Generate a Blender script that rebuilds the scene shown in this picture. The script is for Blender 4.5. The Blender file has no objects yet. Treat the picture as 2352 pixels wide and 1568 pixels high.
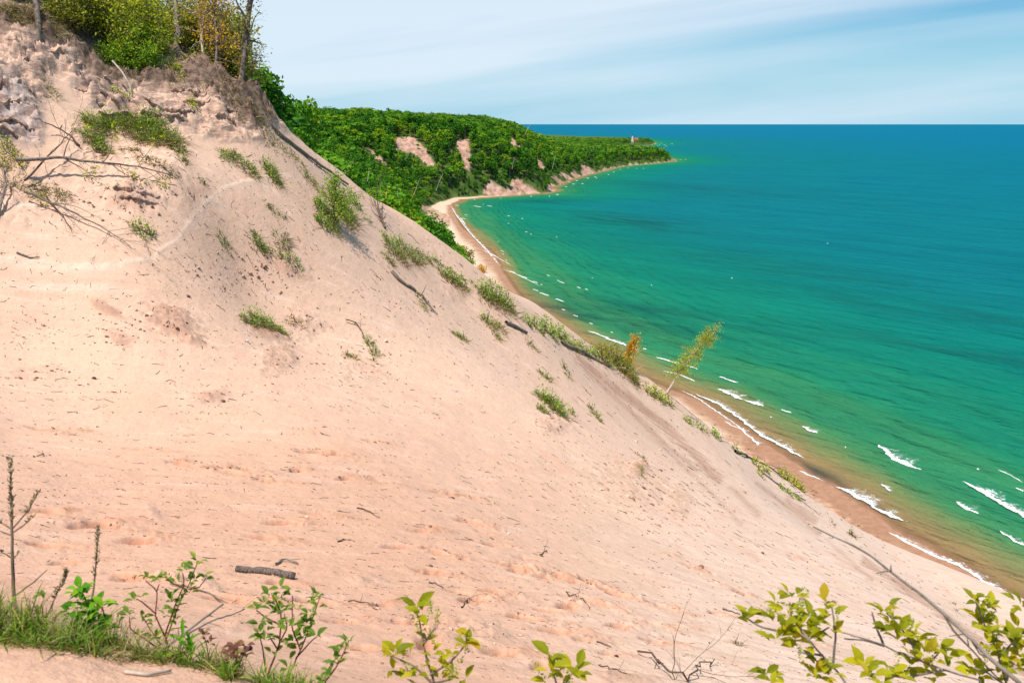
import bpy, math, random
import numpy as np
R = math.radians
SC = bpy.context.scene
# ------------------------------------------------------------------ camera, sky, sun, exposure
FPX, CX, CY = 1829.0, 1176.0, 784.0            # photo measured on a 2352 x 1568 grid
PITCH = math.atan(499.0 / FPX)
SP, CP = math.sin(PITCH), math.cos(PITCH)
cam_d = bpy.data.cameras.new('camera')
cam_d.sensor_width = 36.0
cam_d.lens = 36.0 * FPX / 2352.0
cam_d.clip_start = 0.1
cam_d.clip_end = 400000.0
cam_d.dof.use_dof = True
cam_d.dof.focus_distance = 30.0
cam_d.dof.aperture_fstop = 7.0
cam = bpy.data.objects.new('camera', cam_d)
SC.collection.objects.link(cam)
cam.rotation_euler = (R(90) - PITCH, 0, 0)
SC.camera = cam

SUN_EL, SUN_AZ = R(71), R(238)                 # azimuth: where the sun stands, measured from +x
SDIR = (math.cos(SUN_EL) * math.cos(SUN_AZ), math.cos(SUN_EL) * math.sin(SUN_AZ), math.sin(SUN_EL))
sun_d = bpy.data.lights.new('sun', 'SUN')
sun_d.energy = 4.0
sun_d.angle = R(0.5)
sun_d.color = (1.0, 0.95, 0.88)
sun = bpy.data.objects.new('sun', sun_d)
SC.collection.objects.link(sun)
from mathutils import Vector, Matrix
sun.rotation_euler = Vector(SDIR).to_track_quat('Z', 'Y').to_euler()

W = bpy.data.worlds.new('World')
SC.world = W
W.use_nodes = True
nt = W.node_tree
nt.nodes.clear()
def wn(t, **k):
    n = nt.nodes.new(t)
    for a, b in k.items(): setattr(n, a, b)
    return n
out = wn('ShaderNodeOutputWorld'); bg = wn('ShaderNodeBackground')
sky = wn('ShaderNodeTexSky', sky_type='NISHITA', sun_disc=False)
sky.sun_elevation = SUN_EL
sky.sun_rotation = R(90) - SUN_AZ
sky.altitude = 250; sky.air_density = 1.0; sky.dust_density = 0.6; sky.ozone_density = 2.2
tc = wn('ShaderNodeTexCoord')
# thin cirrus: long faint bands lying across the sky, denser to the left
sep = wn('ShaderNodeSeparateXYZ'); nt.links.new(tc.outputs['Generated'], sep.inputs[0])
def mth(op, a, b=None, clamp=False):
    n = wn('ShaderNodeMath', operation=op, use_clamp=clamp)
    for i, v in enumerate((a, b)):
        if v is None: continue
        if isinstance(v, (int, float)): n.inputs[i].default_value = v
        else: nt.links.new(v, n.inputs[i])
    return n.outputs[0]
X, Y, Z = sep.outputs
yy = mth('MAXIMUM', Y, 0.05)
u = mth('DIVIDE', X, yy); v = mth('DIVIDE', Z, yy)
vt = mth('SUBTRACT', v, mth('MULTIPLY', u, 0.12))
cmb = wn('ShaderNodeCombineXYZ'); nt.links.new(mth('MULTIPLY', u, 0.55), cmb.inputs[0]); nt.links.new(mth('MULTIPLY', vt, 7.0), cmb.inputs[1])
nz = wn('ShaderNodeTexNoise'); nz.inputs['Scale'].default_value = 1.35; nz.inputs['Detail'].default_value = 5; nz.inputs['Roughness'].default_value = 0.5
nz.inputs['Distortion'].default_value = 0.35
nt.links.new(cmb.outputs[0], nz.inputs['Vector'])
left = mth('SUBTRACT', 0.93, mth('MULTIPLY', u, 0.62))
low = mth('MULTIPLY', mth('SUBTRACT', 0.055, v, True), 8.0)            # clearer air just over the horizon
band = mth('DIVIDE', mth('SUBTRACT', v, mth('ADD', 0.060, mth('MULTIPLY', u, 0.130))), 0.017)
band = mth('MULTIPLY', mth('POWER', 2.718, mth('MULTIPLY', mth('MULTIPLY', band, band), -1.0)), mth('MULTIPLY', mth('ADD', u, 0.12), 2.6, True))   # a clear lane between two sheets of cirrus
left = mth('SUBTRACT', left, mth('MULTIPLY', band, 0.52))
cov = mth('ADD', mth('MULTIPLY', mth('SUBTRACT', nz.outputs['Fac'], 0.5), 2.9), mth('SUBTRACT', left, low))
cov = mth('MULTIPLY', mth('MINIMUM', mth('MAXIMUM', cov, 0.0), 1.0), 0.86)
tint = wn('ShaderNodeMix', data_type='RGBA', blend_type='MULTIPLY'); tint.inputs[0].default_value = 1.0
nt.links.new(sky.outputs[0], tint.inputs[6]); tint.inputs[7].default_value = (0.55, 0.92, 1.08, 1)
hz = wn('ShaderNodeMix', data_type='RGBA'); nt.links.new(mth('MULTIPLY', mth('SUBTRACT', 0.16, v, True), 5.6), hz.inputs[0])
nt.links.new(tint.outputs[2], hz.inputs[6]); hz.inputs[7].default_value = (2.3, 5.5, 7.3, 1)
mx = wn('ShaderNodeMix', data_type='RGBA')
nt.links.new(cov, mx.inputs[0]); nt.links.new(hz.outputs[2], mx.inputs[6]); mx.inputs[7].default_value = (7.0, 7.9, 8.8, 1)
nt.links.new(mx.outputs[2], bg.inputs[0]); bg.inputs[1].default_value = 0.08
nt.links.new(bg.outputs[0], out.inputs[0])
SC.view_settings.view_transform = 'Standard'
SC.view_settings.look = 'None'
SC.view_settings.gamma = 1.0
SC.view_settings.exposure = 0.49
SC.cycles.max_bounces = 6; SC.cycles.diffuse_bounces = 3; SC.cycles.transparent_max_bounces = 12
SC.cycles.use_denoising = True

# ------------------------------------------------------------------ small helpers
rng = np.random.default_rng(7)
def ray(px, py):
    u = (np.asarray(px, float) - CX) / FPX; v = (CY - np.asarray(py, float)) / FPX
    return np.stack([u, CP + v * SP, -SP + v * CP], -1)
def pt(px, py, t): return ray(px, py) * t
def project(P):
    P = np.asarray(P, float)
    f = P[..., 1] * CP - P[..., 2] * SP
    f = np.where(f > .05, f, .05)
    up = P[..., 1] * SP + P[..., 2] * CP
    return CX + FPX * P[..., 0] / f, CY - FPX * up / f, f
def sstep(a, b, x):
    t = np.clip((x - a) / (b - a), 0, 1); return t * t * (3 - 2 * t)
_perm = np.random.default_rng(3).permutation(4096).astype(np.int64)
def _h(ix, iy): return _perm[(_perm[ix & 4095] + iy) & 4095]
def perlin(x, y):
    x = np.asarray(x, float); y = np.asarray(y, float)
    ix = np.floor(x).astype(np.int64); iy = np.floor(y).astype(np.int64)
    fx = x - ix; fy = y - iy
    def g(i, j):
        a = _h(ix + i, iy + j) * (2 * math.pi / 4096)
        return np.cos(a) * (fx - i) + np.sin(a) * (fy - j)
    ux = fx * fx * fx * (fx * (fx * 6 - 15) + 10); uy = fy * fy * fy * (fy * (fy * 6 - 15) + 10)
    a = g(0, 0); b = g(1, 0); c = g(0, 1); d = g(1, 1)
    return (a + (b - a) * ux) * (1 - uy) + (c + (d - c) * ux) * uy
def fbm(x, y, o=4, g=.5):
    s = 0; a = 1.0
    for i in range(o):
        s = s + a * perlin(x * 2 ** i + 17.3 * i, y * 2 ** i + 5.1 * i); a *= g
    return s
def inpoly(px, py, poly):
    ins = np.zeros(np.shape(px), bool); n = len(poly); j = n - 1
    for i in range(n):
        xi, yi = poly[i]; xj, yj = poly[j]
        c = ((yi > py) != (yj > py)) & (px < (xj - xi) * (py - yi) / ((yj - yi) or 1e-9) + xi)
        ins ^= c; j = i
    return ins
def segdist(px, py, A, closed=False):
    A = np.asarray(A, float); d = np.full(np.shape(px), 1e12)
    n = len(A); m = n if closed else n - 1
    for i in range(m):
        a = A[i]; b = A[(i + 1) % n]; e = b - a; l = max(e @ e, 1e-9)
        t = np.clip(((px - a[0]) * e[0] + (py - a[1]) * e[1]) / l, 0, 1)
        d = np.minimum(d, (px - a[0] - t * e[0]) ** 2 + (py - a[1] - t * e[1]) ** 2)
    return np.sqrt(d)

def link(o, parent=None):
    SC.collection.objects.link(o)
    if parent is not None: o.parent = parent
    return o
def tag(o, label=None, cat=None, group=None, kind=None):
    if label: o['label'] = label
    if cat: o['category'] = cat
    if group: o['group'] = group
    if kind: o['kind'] = kind
    return o
def mesh_np(name, V, F, mats, mi=None, attrs=None, smooth=False):
    """F: (n,4) int array; a triangle repeats its last index as -1."""
    me = bpy.data.meshes.new(name)
    V = np.ascontiguousarray(V, np.float32); F = np.asarray(F, np.int32)
    tri = F[:, 3] < 0
    cnt = np.where(tri, 3, 4).astype(np.int32)
    idx = F.ravel(); idx = idx[idx >= 0]
    me.vertices.add(len(V)); me.vertices.foreach_set('co', V.ravel())
    me.loops.add(len(idx)); me.loops.foreach_set('vertex_index', np.ascontiguousarray(idx))
    st = np.zeros(len(F), np.int32); st[1:] = np.cumsum(cnt)[:-1]
    me.polygons.add(len(F)); me.polygons.foreach_set('loop_start', st); me.polygons.foreach_set('loop_total', cnt)
    for m in mats: me.materials.append(m)
    if mi is not None: me.polygons.foreach_set('material_index', np.asarray(mi, np.int32))
    me.polygons.foreach_set('use_smooth', np.full(len(F), bool(smooth)))
    for k, a in (attrs or {}).items():
        at = me.attributes.new(k, 'FLOAT', 'POINT'); at.data.foreach_set('value', np.ascontiguousarray(a, np.float32))
    me.update(calc_edges=True); me.validate()
    return me
def obj_np(name, V, F, mats, parent=None, **k):
    return link(bpy.data.objects.new(name, mesh_np(name, V, F, mats, **k)), parent)
def empty(name, loc):
    o = bpy.data.objects.new(name, None); o.empty_display_size = .2; o.location = tuple(loc); return link(o)

class MB:
    """collects pieces of mesh"""
    def __init__(s): s.v = []; s.f = []; s.m = []; s.r = []; s.n = 0
    def add(s, V, F, m=0, rnd=None):
        V = np.asarray(V, float).reshape(-1, 3); F = np.asarray(F, np.int64).reshape(-1, 4)
        s.v.append(V); s.f.append(np.where(F < 0, -1, F + s.n)); s.m.append(np.full(len(F), m))
        s.r.append(np.full(len(V), .5) if rnd is None else np.broadcast_to(rnd, (len(V),)).astype(float)); s.n += len(V)
    def build(s, name, mats, parent=None, smooth=False):
        if not isinstance(mats, (list, tuple)): mats = [mats]
        return obj_np(name, np.concatenate(s.v), np.concatenate(s.f), mats, parent, mi=np.concatenate(s.m), attrs={'rnd': np.concatenate(s.r)}, smooth=smooth)
    def arrays(s): return np.concatenate(s.v), np.concatenate(s.f), np.concatenate(s.m), np.concatenate(s.r)
def norm(a): return a / np.maximum(np.linalg.norm(a, axis=-1, keepdims=True), 1e-9)
def tube(mb, pts, rad, k=5, m=0, rnd=.5):
    pts = np.asarray(pts, float); n = len(pts); rad = np.broadcast_to(rad, (n,))
    tg = norm(np.gradient(pts, axis=0)); a = np.array([.31, .17, .93]) if abs(tg[0][2]) < .8 else np.array([.95, .2, .1])
    V = []
    for i in range(n):
        s = norm(np.cross(tg[i], a)); b = np.cross(tg[i], s); a = np.cross(s, tg[i])
        th = np.arange(k) * 2 * math.pi / k
        V.append(pts[i] + rad[i] * (np.cos(th)[:, None] * s + np.sin(th)[:, None] * b))
    V = np.concatenate(V + [pts[-1:]])
    F = [(i * k + j, i * k + (j + 1) % k, (i + 1) * k + (j + 1) % k, (i + 1) * k + j) for i in range(n - 1) for j in range(k)]
    F += [((n - 1) * k + j, (n - 1) * k + (j + 1) % k, n * k, -1) for j in range(k)]
    mb.add(V, F, m, rnd)
def wander(p0, d, L, n, wob, g, up=0.0):
    """a crooked line"""
    P = [np.asarray(p0, float)]; d = norm(np.asarray(d, float))
    for i in range(n):
        d = norm(d + g.normal(0, wob, 3) + np.array([0, 0, up])); P.append(P[-1] + d * L / n)
    return np.array(P)
def quads(mb, P, D, N, L, Wd, m=0, rnd=None, base=.0):
    """leaf cards: diamond-shaped, base at P, along D, facing N"""
    n = len(P); S = norm(np.cross(D, N)); N2 = np.cross(S, D)
    L = np.broadcast_to(L, (n,))[:, None]; Wd = np.broadcast_to(Wd, (n,))[:, None]
    V = np.stack([P, P + D * L * .45 + S * Wd * .5 + N2 * Wd * .12, P + D * L, P + D * L * .45 - S * Wd * .5 + N2 * Wd * .12], 1).reshape(-1, 3)
    F = np.arange(4 * n).reshape(n, 4)
    mb.add(V, F, m, np.repeat(rng.random(n) if rnd is None else np.broadcast_to(rnd, (n,)), 4))
def leaves(mb, P, D, N, L, Wd, m=0, rnd=None):
    """near leaves: folded along the midrib, pointed, curled"""
    n = len(P); S = norm(np.cross(D, N)); N2 = np.cross(S, D)
    L = np.broadcast_to(L, (n,))[:, None]; Wd = np.broadcast_to(Wd, (n,))[:, None]
    pts = []
    for (a, w, c) in ((0, 0, 0), (.22, .36, .03), (.5, .5, .02), (.78, .3, -.05), (1, 0, -.16)):
        mid = P + D * L * a + N2 * L * c
        if w == 0: pts.append(mid)
        else: pts += [mid + S * Wd * w + N2 * Wd * w * .5, mid, mid - S * Wd * w + N2 * Wd * w * .5]
    V = np.stack(pts, 1).reshape(-1, 3); k = len(pts)      # 0 | 1 2 3 | 4 5 6 | 7 8 9 | 10
    f = [(0, 1, 2, -1), (0, 2, 3, -1), (1, 4, 5, 2), (2, 5, 6, 3), (4, 7, 8, 5), (5, 8, 9, 6), (7, 10, 8, -1), (8, 10, 9, -1)]
    F = np.array(f)[None]; off = (np.arange(n) * k)[:, None, None]
    F = np.where(F < 0, -1, F + off).reshape(-1, 4)
    mb.add(V, F, m, np.repeat(rng.random(n) if rnd is None else np.broadcast_to(rnd, (n,)), k))
def blades(mb, P, D, L, Wd, droop=.5, m=0, rnd=None):
    """grass blades"""
    n = len(P); D = norm(D); L = np.broadcast_to(L, (n,))[:, None]; Wd = np.broadcast_to(Wd, (n,))[:, None]
    az = rng.random(n) * 6.283; h = np.stack([np.cos(az), np.sin(az), np.zeros(n)], 1)
    S = norm(np.cross(D, h)); dr = (rng.random((n, 1)) * .8 + .4) * droop
    pts = []
    for a, w in ((0, 1), (.4, .85), (.75, .55), (1, .06)):
        c = P + D * L * a + h * L * dr * a * a * .6 - np.array([0, 0, 1.]) * L * dr * a ** 3 * .45
        pts += [c + S * Wd * w * .5, c - S * Wd * w * .5]
    V = np.stack(pts, 1).reshape(-1, 3)
    f = np.array([(0, 1, 3, 2), (2, 3, 5, 4), (4, 5, 7, 6)])[None]
    F = (f + (np.arange(n) * 8)[:, None, None]).reshape(-1, 4)
    mb.add(V, F, m, np.repeat(rng.random(n) if rnd is None else np.broadcast_to(rnd, (n,)), 8))

# ------------------------------------------------------------------ materials
class NT:
    def __init__(s, name):
        s.mat = bpy.data.materials.new(name); s.mat.use_nodes = True; s.t = s.mat.node_tree
        s.p = s.t.nodes['Principled BSDF']; s.o = s.t.nodes['Material Output']
    def n(s, t, **k):
        x = s.t.nodes.new(t)
        for a, b in k.items(): setattr(x, a, b)
        return x
    def put(s, sock, v):
        if isinstance(v, bpy.types.NodeSocket): s.t.links.new(v, sock)
        else:
            if isinstance(v, tuple) and len(v) == 3: v = v + (1,)
            sock.default_value = v
    def math(s, op, a, b=0.0, clamp=False):
        x = s.n('ShaderNodeMath', operation=op, use_clamp=clamp); s.put(x.inputs[0], a); s.put(x.inputs[1], b); return x.outputs[0]
    def mix(s, f, a, b, mode='MIX'):
        x = s.n('ShaderNodeMix', data_type='RGBA', blend_type=mode); s.put(x.inputs[0], f); s.put(x.inputs[6], a); s.put(x.inputs[7], b); return x.outputs[2]
    def attr(s, name): return s.n('ShaderNodeAttribute', attribute_name=name).outputs['Fac']
    def obj(s): return s.n('ShaderNodeTexCoord').outputs['Object']
    def geo(s): return s.n('ShaderNodeNewGeometry').outputs['Position']
    def map(s, vec, scale=(1, 1, 1), rot=(0, 0, 0)):
        x = s.n('ShaderNodeMapping'); s.put(x.inputs[0], vec); x.inputs['Scale'].default_value = scale; x.inputs['Rotation'].default_value = rot; return x.outputs[0]
    def noise(s, vec, scale, detail=4, rough=.55, dist=0.0):
        x = s.n('ShaderNodeTexNoise'); s.put(x.inputs['Vector'], vec); x.inputs['Scale'].default_value = scale
        x.inputs['Detail'].default_value = detail; x.inputs['Roughness'].default_value = rough; x.inputs['Distortion'].default_value = dist; return x.outputs['Fac']
    def range(s, v, a, b, c=0.0, d=1.0, smooth=True):
        x = s.n('ShaderNodeMapRange'); x.interpolation_type = 'SMOOTHSTEP' if smooth else 'LINEAR'
        s.put(x.inputs[0], v)
        for i, q in enumerate((a, b, c, d)): x.inputs[i + 1].default_value = q
        return x.outputs[0]
    def ramp(s, f, stops, interp='LINEAR'):
        x = s.n('ShaderNodeValToRGB'); s.put(x.inputs[0], f); r = x.color_ramp; r.interpolation = interp
        while len(r.elements) < len(stops): r.elements.new(.5)
        for e, (p, c) in zip(r.elements, stops): e.position = p; e.color = tuple(c) + (1,)
        return x.outputs[0]
    def bump(s, h, strength, dist, normal=None):
        x = s.n('ShaderNodeBump'); x.inputs['Strength'].default_value = strength; x.inputs['Distance'].default_value = dist
        s.put(x.inputs['Height'], h)
        if normal is not None: s.put(x.inputs['Normal'], normal)
        return x.outputs[0]
    def base(s, col, rough=.9, spec=.2, normal=None):
        s.put(s.p.inputs['Base Color'], col); s.put(s.p.inputs['Roughness'], rough); s.put(s.p.inputs['Specular IOR Level'], spec)
        if normal is not None: s.put(s.p.inputs['Normal'], normal)
        return s.mat
def leaf_mat(name, stops, transl=.35, objrand=0.0, gloss=.25):
    s = NT(name); f = s.attr('rnd')
    if objrand: f = s.math('ADD', s.math('MULTIPLY', f, 1 - objrand), s.math('MULTIPLY', s.n('ShaderNodeObjectInfo').outputs['Random'], objrand))
    col = s.ramp(f, stops)
    s.base(col, .55, gloss)
    tr = s.n('ShaderNodeBsdfTranslucent'); s.put(tr.inputs[0], s.mix(1.0, col, (1.25, 1.3, .5), 'MULTIPLY'))
    m = s.n('ShaderNodeMixShader'); m.inputs[0].default_value = transl
    s.t.links.new(s.p.outputs[0], m.inputs[1]); s.t.links.new(tr.outputs[0], m.inputs[2]); s.t.links.new(m.outputs[0], s.o.inputs[0])
    return s.mat
def bark_mat(name, a, b, scale=20):
    s = NT(name); n = s.noise(s.map(s.obj(), (1, 1, .25)), scale, 5, .65)
    col = s.mix(s.range(n, .35, .65), a, b)
    return s.base(col, .9, .15, s.bump(n, .6, .02))
# ------------------------------------------------------------------ the lie of the land
H_LAKE = -80.0
def water_pt(px, py):
    r = ray(px, py); t = H_LAKE / r[..., 2]; return (r * t[..., None])[..., :2]
shore_px = [(2352, 1392), (2200, 1300), (2050, 1212), (1920, 1122), (1790, 1040), (1690, 975), (1600, 915), (1520, 888), (1440, 852), (1340, 792), (1240, 722),
            (1180, 664), (1146, 618), (1120, 578), (1088, 546), (1066, 520), (1045, 490), (1042, 470), (1062, 458), (1110, 454), (1180, 449), (1250, 445),
            (1281, 440), (1272, 432), (1290, 422), (1318, 412), (1345, 404), (1375, 396), (1410, 386), (1450, 380), (1500, 376), (1546, 371)]
sh = water_pt(np.array([p[0] for p in shore_px], float), np.array([p[1] for p in shore_px], float))
far_px = [(1546, 366.0), (1480, 352), (1430, 345), (1410, 340), (1440, 337), (1490, 333.5), (1503, 330), (1500, 325), (1470, 320)]
fr = water_pt(np.array([p[0] for p in far_px], float), np.array([p[1] for p in far_px], float))
d0 = norm(sh[0] - sh[3])
COAST = np.concatenate([[sh[0] + d0 * 3000, sh[0] + d0 * 400, sh[0] + d0 * 80], sh, fr, [[300, 5200], [-1500, 6500], [-9000, 9000], [-9000, -3000]]])
def coast_d(x, y):
    """metres inland (+) or out into the lake (-)"""
    d = segdist(x, y, COAST, True)
    r = np.hypot(x, y); w = np.clip(r / 60, .4, 14)
    d = np.where(inpoly(x, y, COAST), d, -d)
    return d + w * .5 * fbm(x / (w * 2.5), y / (w * 2.5), 3)
# control points of the dune bowl: photo position and depth
ctrl = [(0, 1300, 11), (0, 1000, 20), (0, 800, 27), (0, 600, 30), (0, 400, 33), (0, 300, 34), (0, 200, 35.5), (0, 100, 37), (0, 34, 38.5),
        (130, 72, 40), (240, 165, 41.2), (370, 172, 43.2), (520, 190, 45),
        (250, 240, 39.4), (400, 250, 41.3), (545, 285, 43.2), (300, 330, 38.2), (400, 400, 36.8), (200, 450, 34.2), (500, 330, 41.6), (560, 450, 40),
        (400, 1060, 20), (300, 800, 29), (300, 600, 32.5), (560, 640, 38), (800, 900, 33), (800, 1100, 22), (800, 1300, 14), (800, 600, 44), (700, 400, 46), (800, 480, 49),
        (400, 1300, 12.2), (600, 1320, 12.4), (600, 1450, 9), (1176, 1100, 30), (1176, 900, 44), (1176, 1300, 17), (1176, 1500, 10.5), (1100, 760, 53), (1000, 620, 56),
        (1600, 1100, 54), (1600, 1300, 28), (1600, 1500, 14), (1450, 950, 72), (2000, 1300, 58), (2000, 1500, 24), (2352, 1500, 54), (2352, 1568, 34), (2200, 1400, 72), (1950, 1272, 88), (2100, 1335, 98), (2230, 1385, 102), (1700, 1104, 80), (1850, 1210, 88), (2352, 1445, 92),
        (1560, 1008, 78), (1300, 812, 68), (1150, 686, 62)]
sil = [(575, 213, 46.5), (640, 276, 48.5), (760, 380, 54), (900, 478, 60), (1000, 562, 66), (1100, 642, 72), (1200, 690, 78), (1300, 768, 84), (1400, 832, 92), (1560, 962, 103), (1700, 1056, 112), (1850, 1168, 120), (1950, 1230, 125)]
toe = [(2100, 1302, 131), (2352, 1414, 134)]
CP3 = [pt(*c) for c in ctrl + sil + toe]
for a, b, t in sil:
    p = pt(a, b, t); h = 1 + 9.0 / t
    CP3.append(np.array([p[0] * h, p[1] * h, p[2] * h - (3.0 if a < 800 else 5.0)])); h = 1 + 26.0 / t
    CP3.append(np.array([p[0] * h, p[1] * h, p[2] * h - (9.0 if a < 800 else 19.0)]))
CP3 += [np.array(p) for p in [(0, 0, -1.66), (0, 1.9, -1.72), (-1.8, 2.45, -1.7), (-1.2, 2.3, -1.7), (-.66, 2.15, -1.71), (-2.6, 2.9, -1.7), (-4, 3.2, -1.6), (-1.5, 0, -1.6), (1.5, 0, -1.9),
        (1.2, 1.7, -1.95), (3, 2.6, -3.6), (0, -4, -1.4), (-6, 1, -1.2), (6, -2, -4.5), (8, 5, -7.6), (20, 0, -13), (60, 30, -46), (30, 15, -22.5), (100, 60, -80), (110, 90, -81), (-6, 5.5, -3.4),
        (-14, 8, -2.2), (-10, 2, -.6), (-24, 18, -1.0), (-30, 30, 3.0), (-33, 42, 7.5), (-26, 52, 7.5), (-18, 60, 1.0), (-30, 75, -1), (-32, 100, -9), (-45, 130, -12), (-17.5, 52, 2.2), (-1.9, 3.3, -2.5), (-2.8, 3.9, -2.6), (-1, 3.1, -2.6), (-.3, 2.9, -2.55), (-4.4, 4.4, -2.6), (.6, 2.6, -2.6), (-60, 60, 8), (-50, 20, 5), (-30, -10, 2)]]
CP3 = np.array(CP3)
def _tps(r2): return np.where(r2 > 0, .5 * r2 * np.log(np.maximum(r2, 1e-12)), 0)
_C = CP3[:, :2]; _n = len(_C)
_K = _tps(((_C[:, None] - _C[None]) ** 2).sum(-1)) + np.eye(_n) * .08
_P = np.concatenate([np.ones((_n, 1)), _C], 1)
_A = np.block([[_K, _P], [_P.T, np.zeros((3, 3))]])
_S = np.linalg.solve(_A, np.concatenate([CP3[:, 2], np.zeros(3)]))
def dune(x, y):
    z = _S[_n] + _S[_n + 1] * x + _S[_n + 2] * y
    for i in range(_n): z = z + _S[i] * _tps((x - _C[i, 0]) ** 2 + (y - _C[i, 1]) ** 2)
    return z
def far_land(x, y, d):
    E = np.where(y > 850, np.interp(x, [-60, 8, 42, 95, 160, 400], [81, 65, 47, 28, 14, 8]), np.interp(y, [150, 350, 600], [106, 98, 80]))
    E = E + 5 * fbm(x / 160, y / 160, 2) * np.clip(E / 60, .2, 1)
    bw = np.interp(y, [100, 300, 600, 800, 900, 940, 2000], [14, 22, 34, 26, 9, 4, 4])
    cl = np.clip((d - bw), 0, None)
    steep = np.interp(y, [100, 700, 900, 1000, 1500, 2200], [.62, .62, .8, .95, .8, .5])
    k = E * (1 - np.exp(-cl * steep / np.maximum(E, 1) * 1.25))
    gul = 7 * np.abs(perlin(x / 55 + y / 300, y / 75)) * np.exp(-((k / np.maximum(E, 1) - .5) / .3) ** 2) * sstep(.1, 1, E / 60)
    return H_LAKE + np.clip(np.where(y < 820, .07, .3) * d, -9, 1.6) + k - gul
def ground(x, y, d=None):
    x = np.asarray(x, float); y = np.asarray(y, float)
    if d is None: d = coast_d(x, y)
    r = np.hypot(x, y)
    fl = far_land(x, y, d) - 40 * (1 - sstep(92, 138, r))
    be = H_LAKE + np.clip(np.where(y < 820, .07, .3) * d, -9, 1.6)
    nr = dune(x, y) - 90 * sstep(150, 215, r)
    return np.maximum(np.maximum(fl, be), nr)
def hit(px, py, tmax=175.0):
    """where the line of sight through a photo position meets the dune"""
    r = ray(px, py); t = np.concatenate([np.linspace(1.5, 30, 400), np.linspace(30.05, tmax, 1500)])
    g = r[None] * t[:, None]; dz = g[:, 2] - ground(g[:, 0], g[:, 1])
    k = np.where(dz < 0)[0]
    k = k[0] if len(k) else int(np.argmin(dz[: np.searchsorted(t, 140)] / t[: np.searchsorted(t, 140)]))
    p = g[k].copy(); p[2] = ground(p[0], p[1]); return p, t[k]
# ------------------------------------------------------------------ near dune mesh
az = np.radians(np.concatenate([np.arange(-80, -38, 1.0), np.arange(-38, 38.001, .082), np.arange(39, 75, 1.0)]))
rr = np.concatenate([np.geomspace(.5, 1.6, 14)[:-1], np.arange(1.6, 4.2, .03), np.arange(4.2, 8, .06), np.arange(8, 16, .045), np.arange(16, 50, .075), np.arange(50, 140, .21), np.arange(140, 202, .6)])
AZ, RR = np.meshgrid(az, rr)
GX, GY = (RR * np.sin(AZ)).ravel(), (RR * np.cos(AZ)).ravel()
# coarse evaluation then bilinear refinement keeps this quick: the smooth land is evaluated on every third ring and bearing
def smooth_eval(f):
    ia = np.unique(np.append(np.arange(0, len(az), 3), len(az) - 1)); ir = np.unique(np.append(np.arange(0, len(rr), 3), len(rr) - 1))
    A, B = np.meshgrid(az[ia], rr[ir]); Zc = f(B * np.sin(A), B * np.cos(A))
    Zr = np.empty((len(rr), len(ia)))
    for j in range(len(ia)): Zr[:, j] = np.interp(rr, rr[ir], Zc[:, j])
    Zf = np.empty((len(rr), len(az)))
    for i in range(len(rr)): Zf[i] = np.interp(az, az[ia], Zr[i])
    return Zf.ravel()
DD = smooth_eval(coast_d)
GZ = smooth_eval(lambda x, y: ground(x, y))
PX, PY, PF = project(np.stack([GX, GY, GZ], -1))
near = GZ > H_LAKE + 3
PX = np.where(near, PX, -9999)
def blob(cx, cy, rx, ry, ang=0.0):
    c, s = math.cos(R(ang)), math.sin(R(ang)); dx, dy = PX - cx, PY - cy
    return np.exp(-(((dx * c + dy * s) / rx) ** 2 + ((-dx * s + dy * c) / ry) ** 2) * 1.2)
def softpoly(poly, w):
    """1 inside a photo-measured outline, fading over w"""
    box = (PX > min(p[0] for p in poly) - 3 * w) & (PX < max(p[0] for p in poly) + 3 * w) & (PY > min(p[1] for p in poly) - 3 * w) & (PY < max(p[1] for p in poly) + 3 * w)
    m = np.zeros(len(PX)); x, y = PX[box], PY[box]
    d = segdist(x, y, poly, True); i = inpoly(x, y, poly)
    m[box] = sstep(-w, w, np.where(i, d, -d)); return m
AL, AC = .88 * GX + .47 * GY, -.47 * GX + .88 * GY                     # down the fall line, across it
n1 = fbm(GX / 1.1, GY / 1.1, 4); n2 = fbm(GX / .33 + 9, GY / .33, 3); n3 = fbm(AL / 5.5, AC / .55, 3); n4 = fbm(GX / 6 + 3, GY / 6, 3)
farfade = sstep(160, 90, RR.ravel())
wall = softpoly([(-300, -80), (0, 30), (90, 40), (150, 95), (245, 170), (380, 190), (470, 150), (535, 195), (600, 220), (655, 300), (600, 330), (530, 330), (400, 300), (300, 262), (215, 245), (130, 160), (105, 200), (95, 330), (-300, 340)], 14) * near
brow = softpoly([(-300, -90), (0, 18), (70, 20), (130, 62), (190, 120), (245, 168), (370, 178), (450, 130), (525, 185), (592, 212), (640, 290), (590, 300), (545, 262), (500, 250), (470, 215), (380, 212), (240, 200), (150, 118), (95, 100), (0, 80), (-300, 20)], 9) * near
scrub = softpoly([(150, 270), (430, 270), (440, 400), (480, 470), (330, 490), (200, 440), (60, 520), (-200, 500), (-200, 400), (120, 380)], 25) * near
ridge = np.zeros(len(PX)); _b = (PX > 500) & (PY > 200) & (PX < 2400)
ridge[_b] = sstep(34, 6, segdist(PX[_b], PY[_b], [(600, 235), (700, 330), (800, 420), (900, 500), (1000, 575), (1100, 660), (1200, 735)]))
dz = np.zeros(len(GX))
dz += farfade * (.05 * n1 + .016 * n2 * sstep(30, 8, RR.ravel()) + .05 * n3 * sstep(6, 14, RR.ravel()) + .12 * n4 * sstep(8, 25, RR.ravel()))
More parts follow.
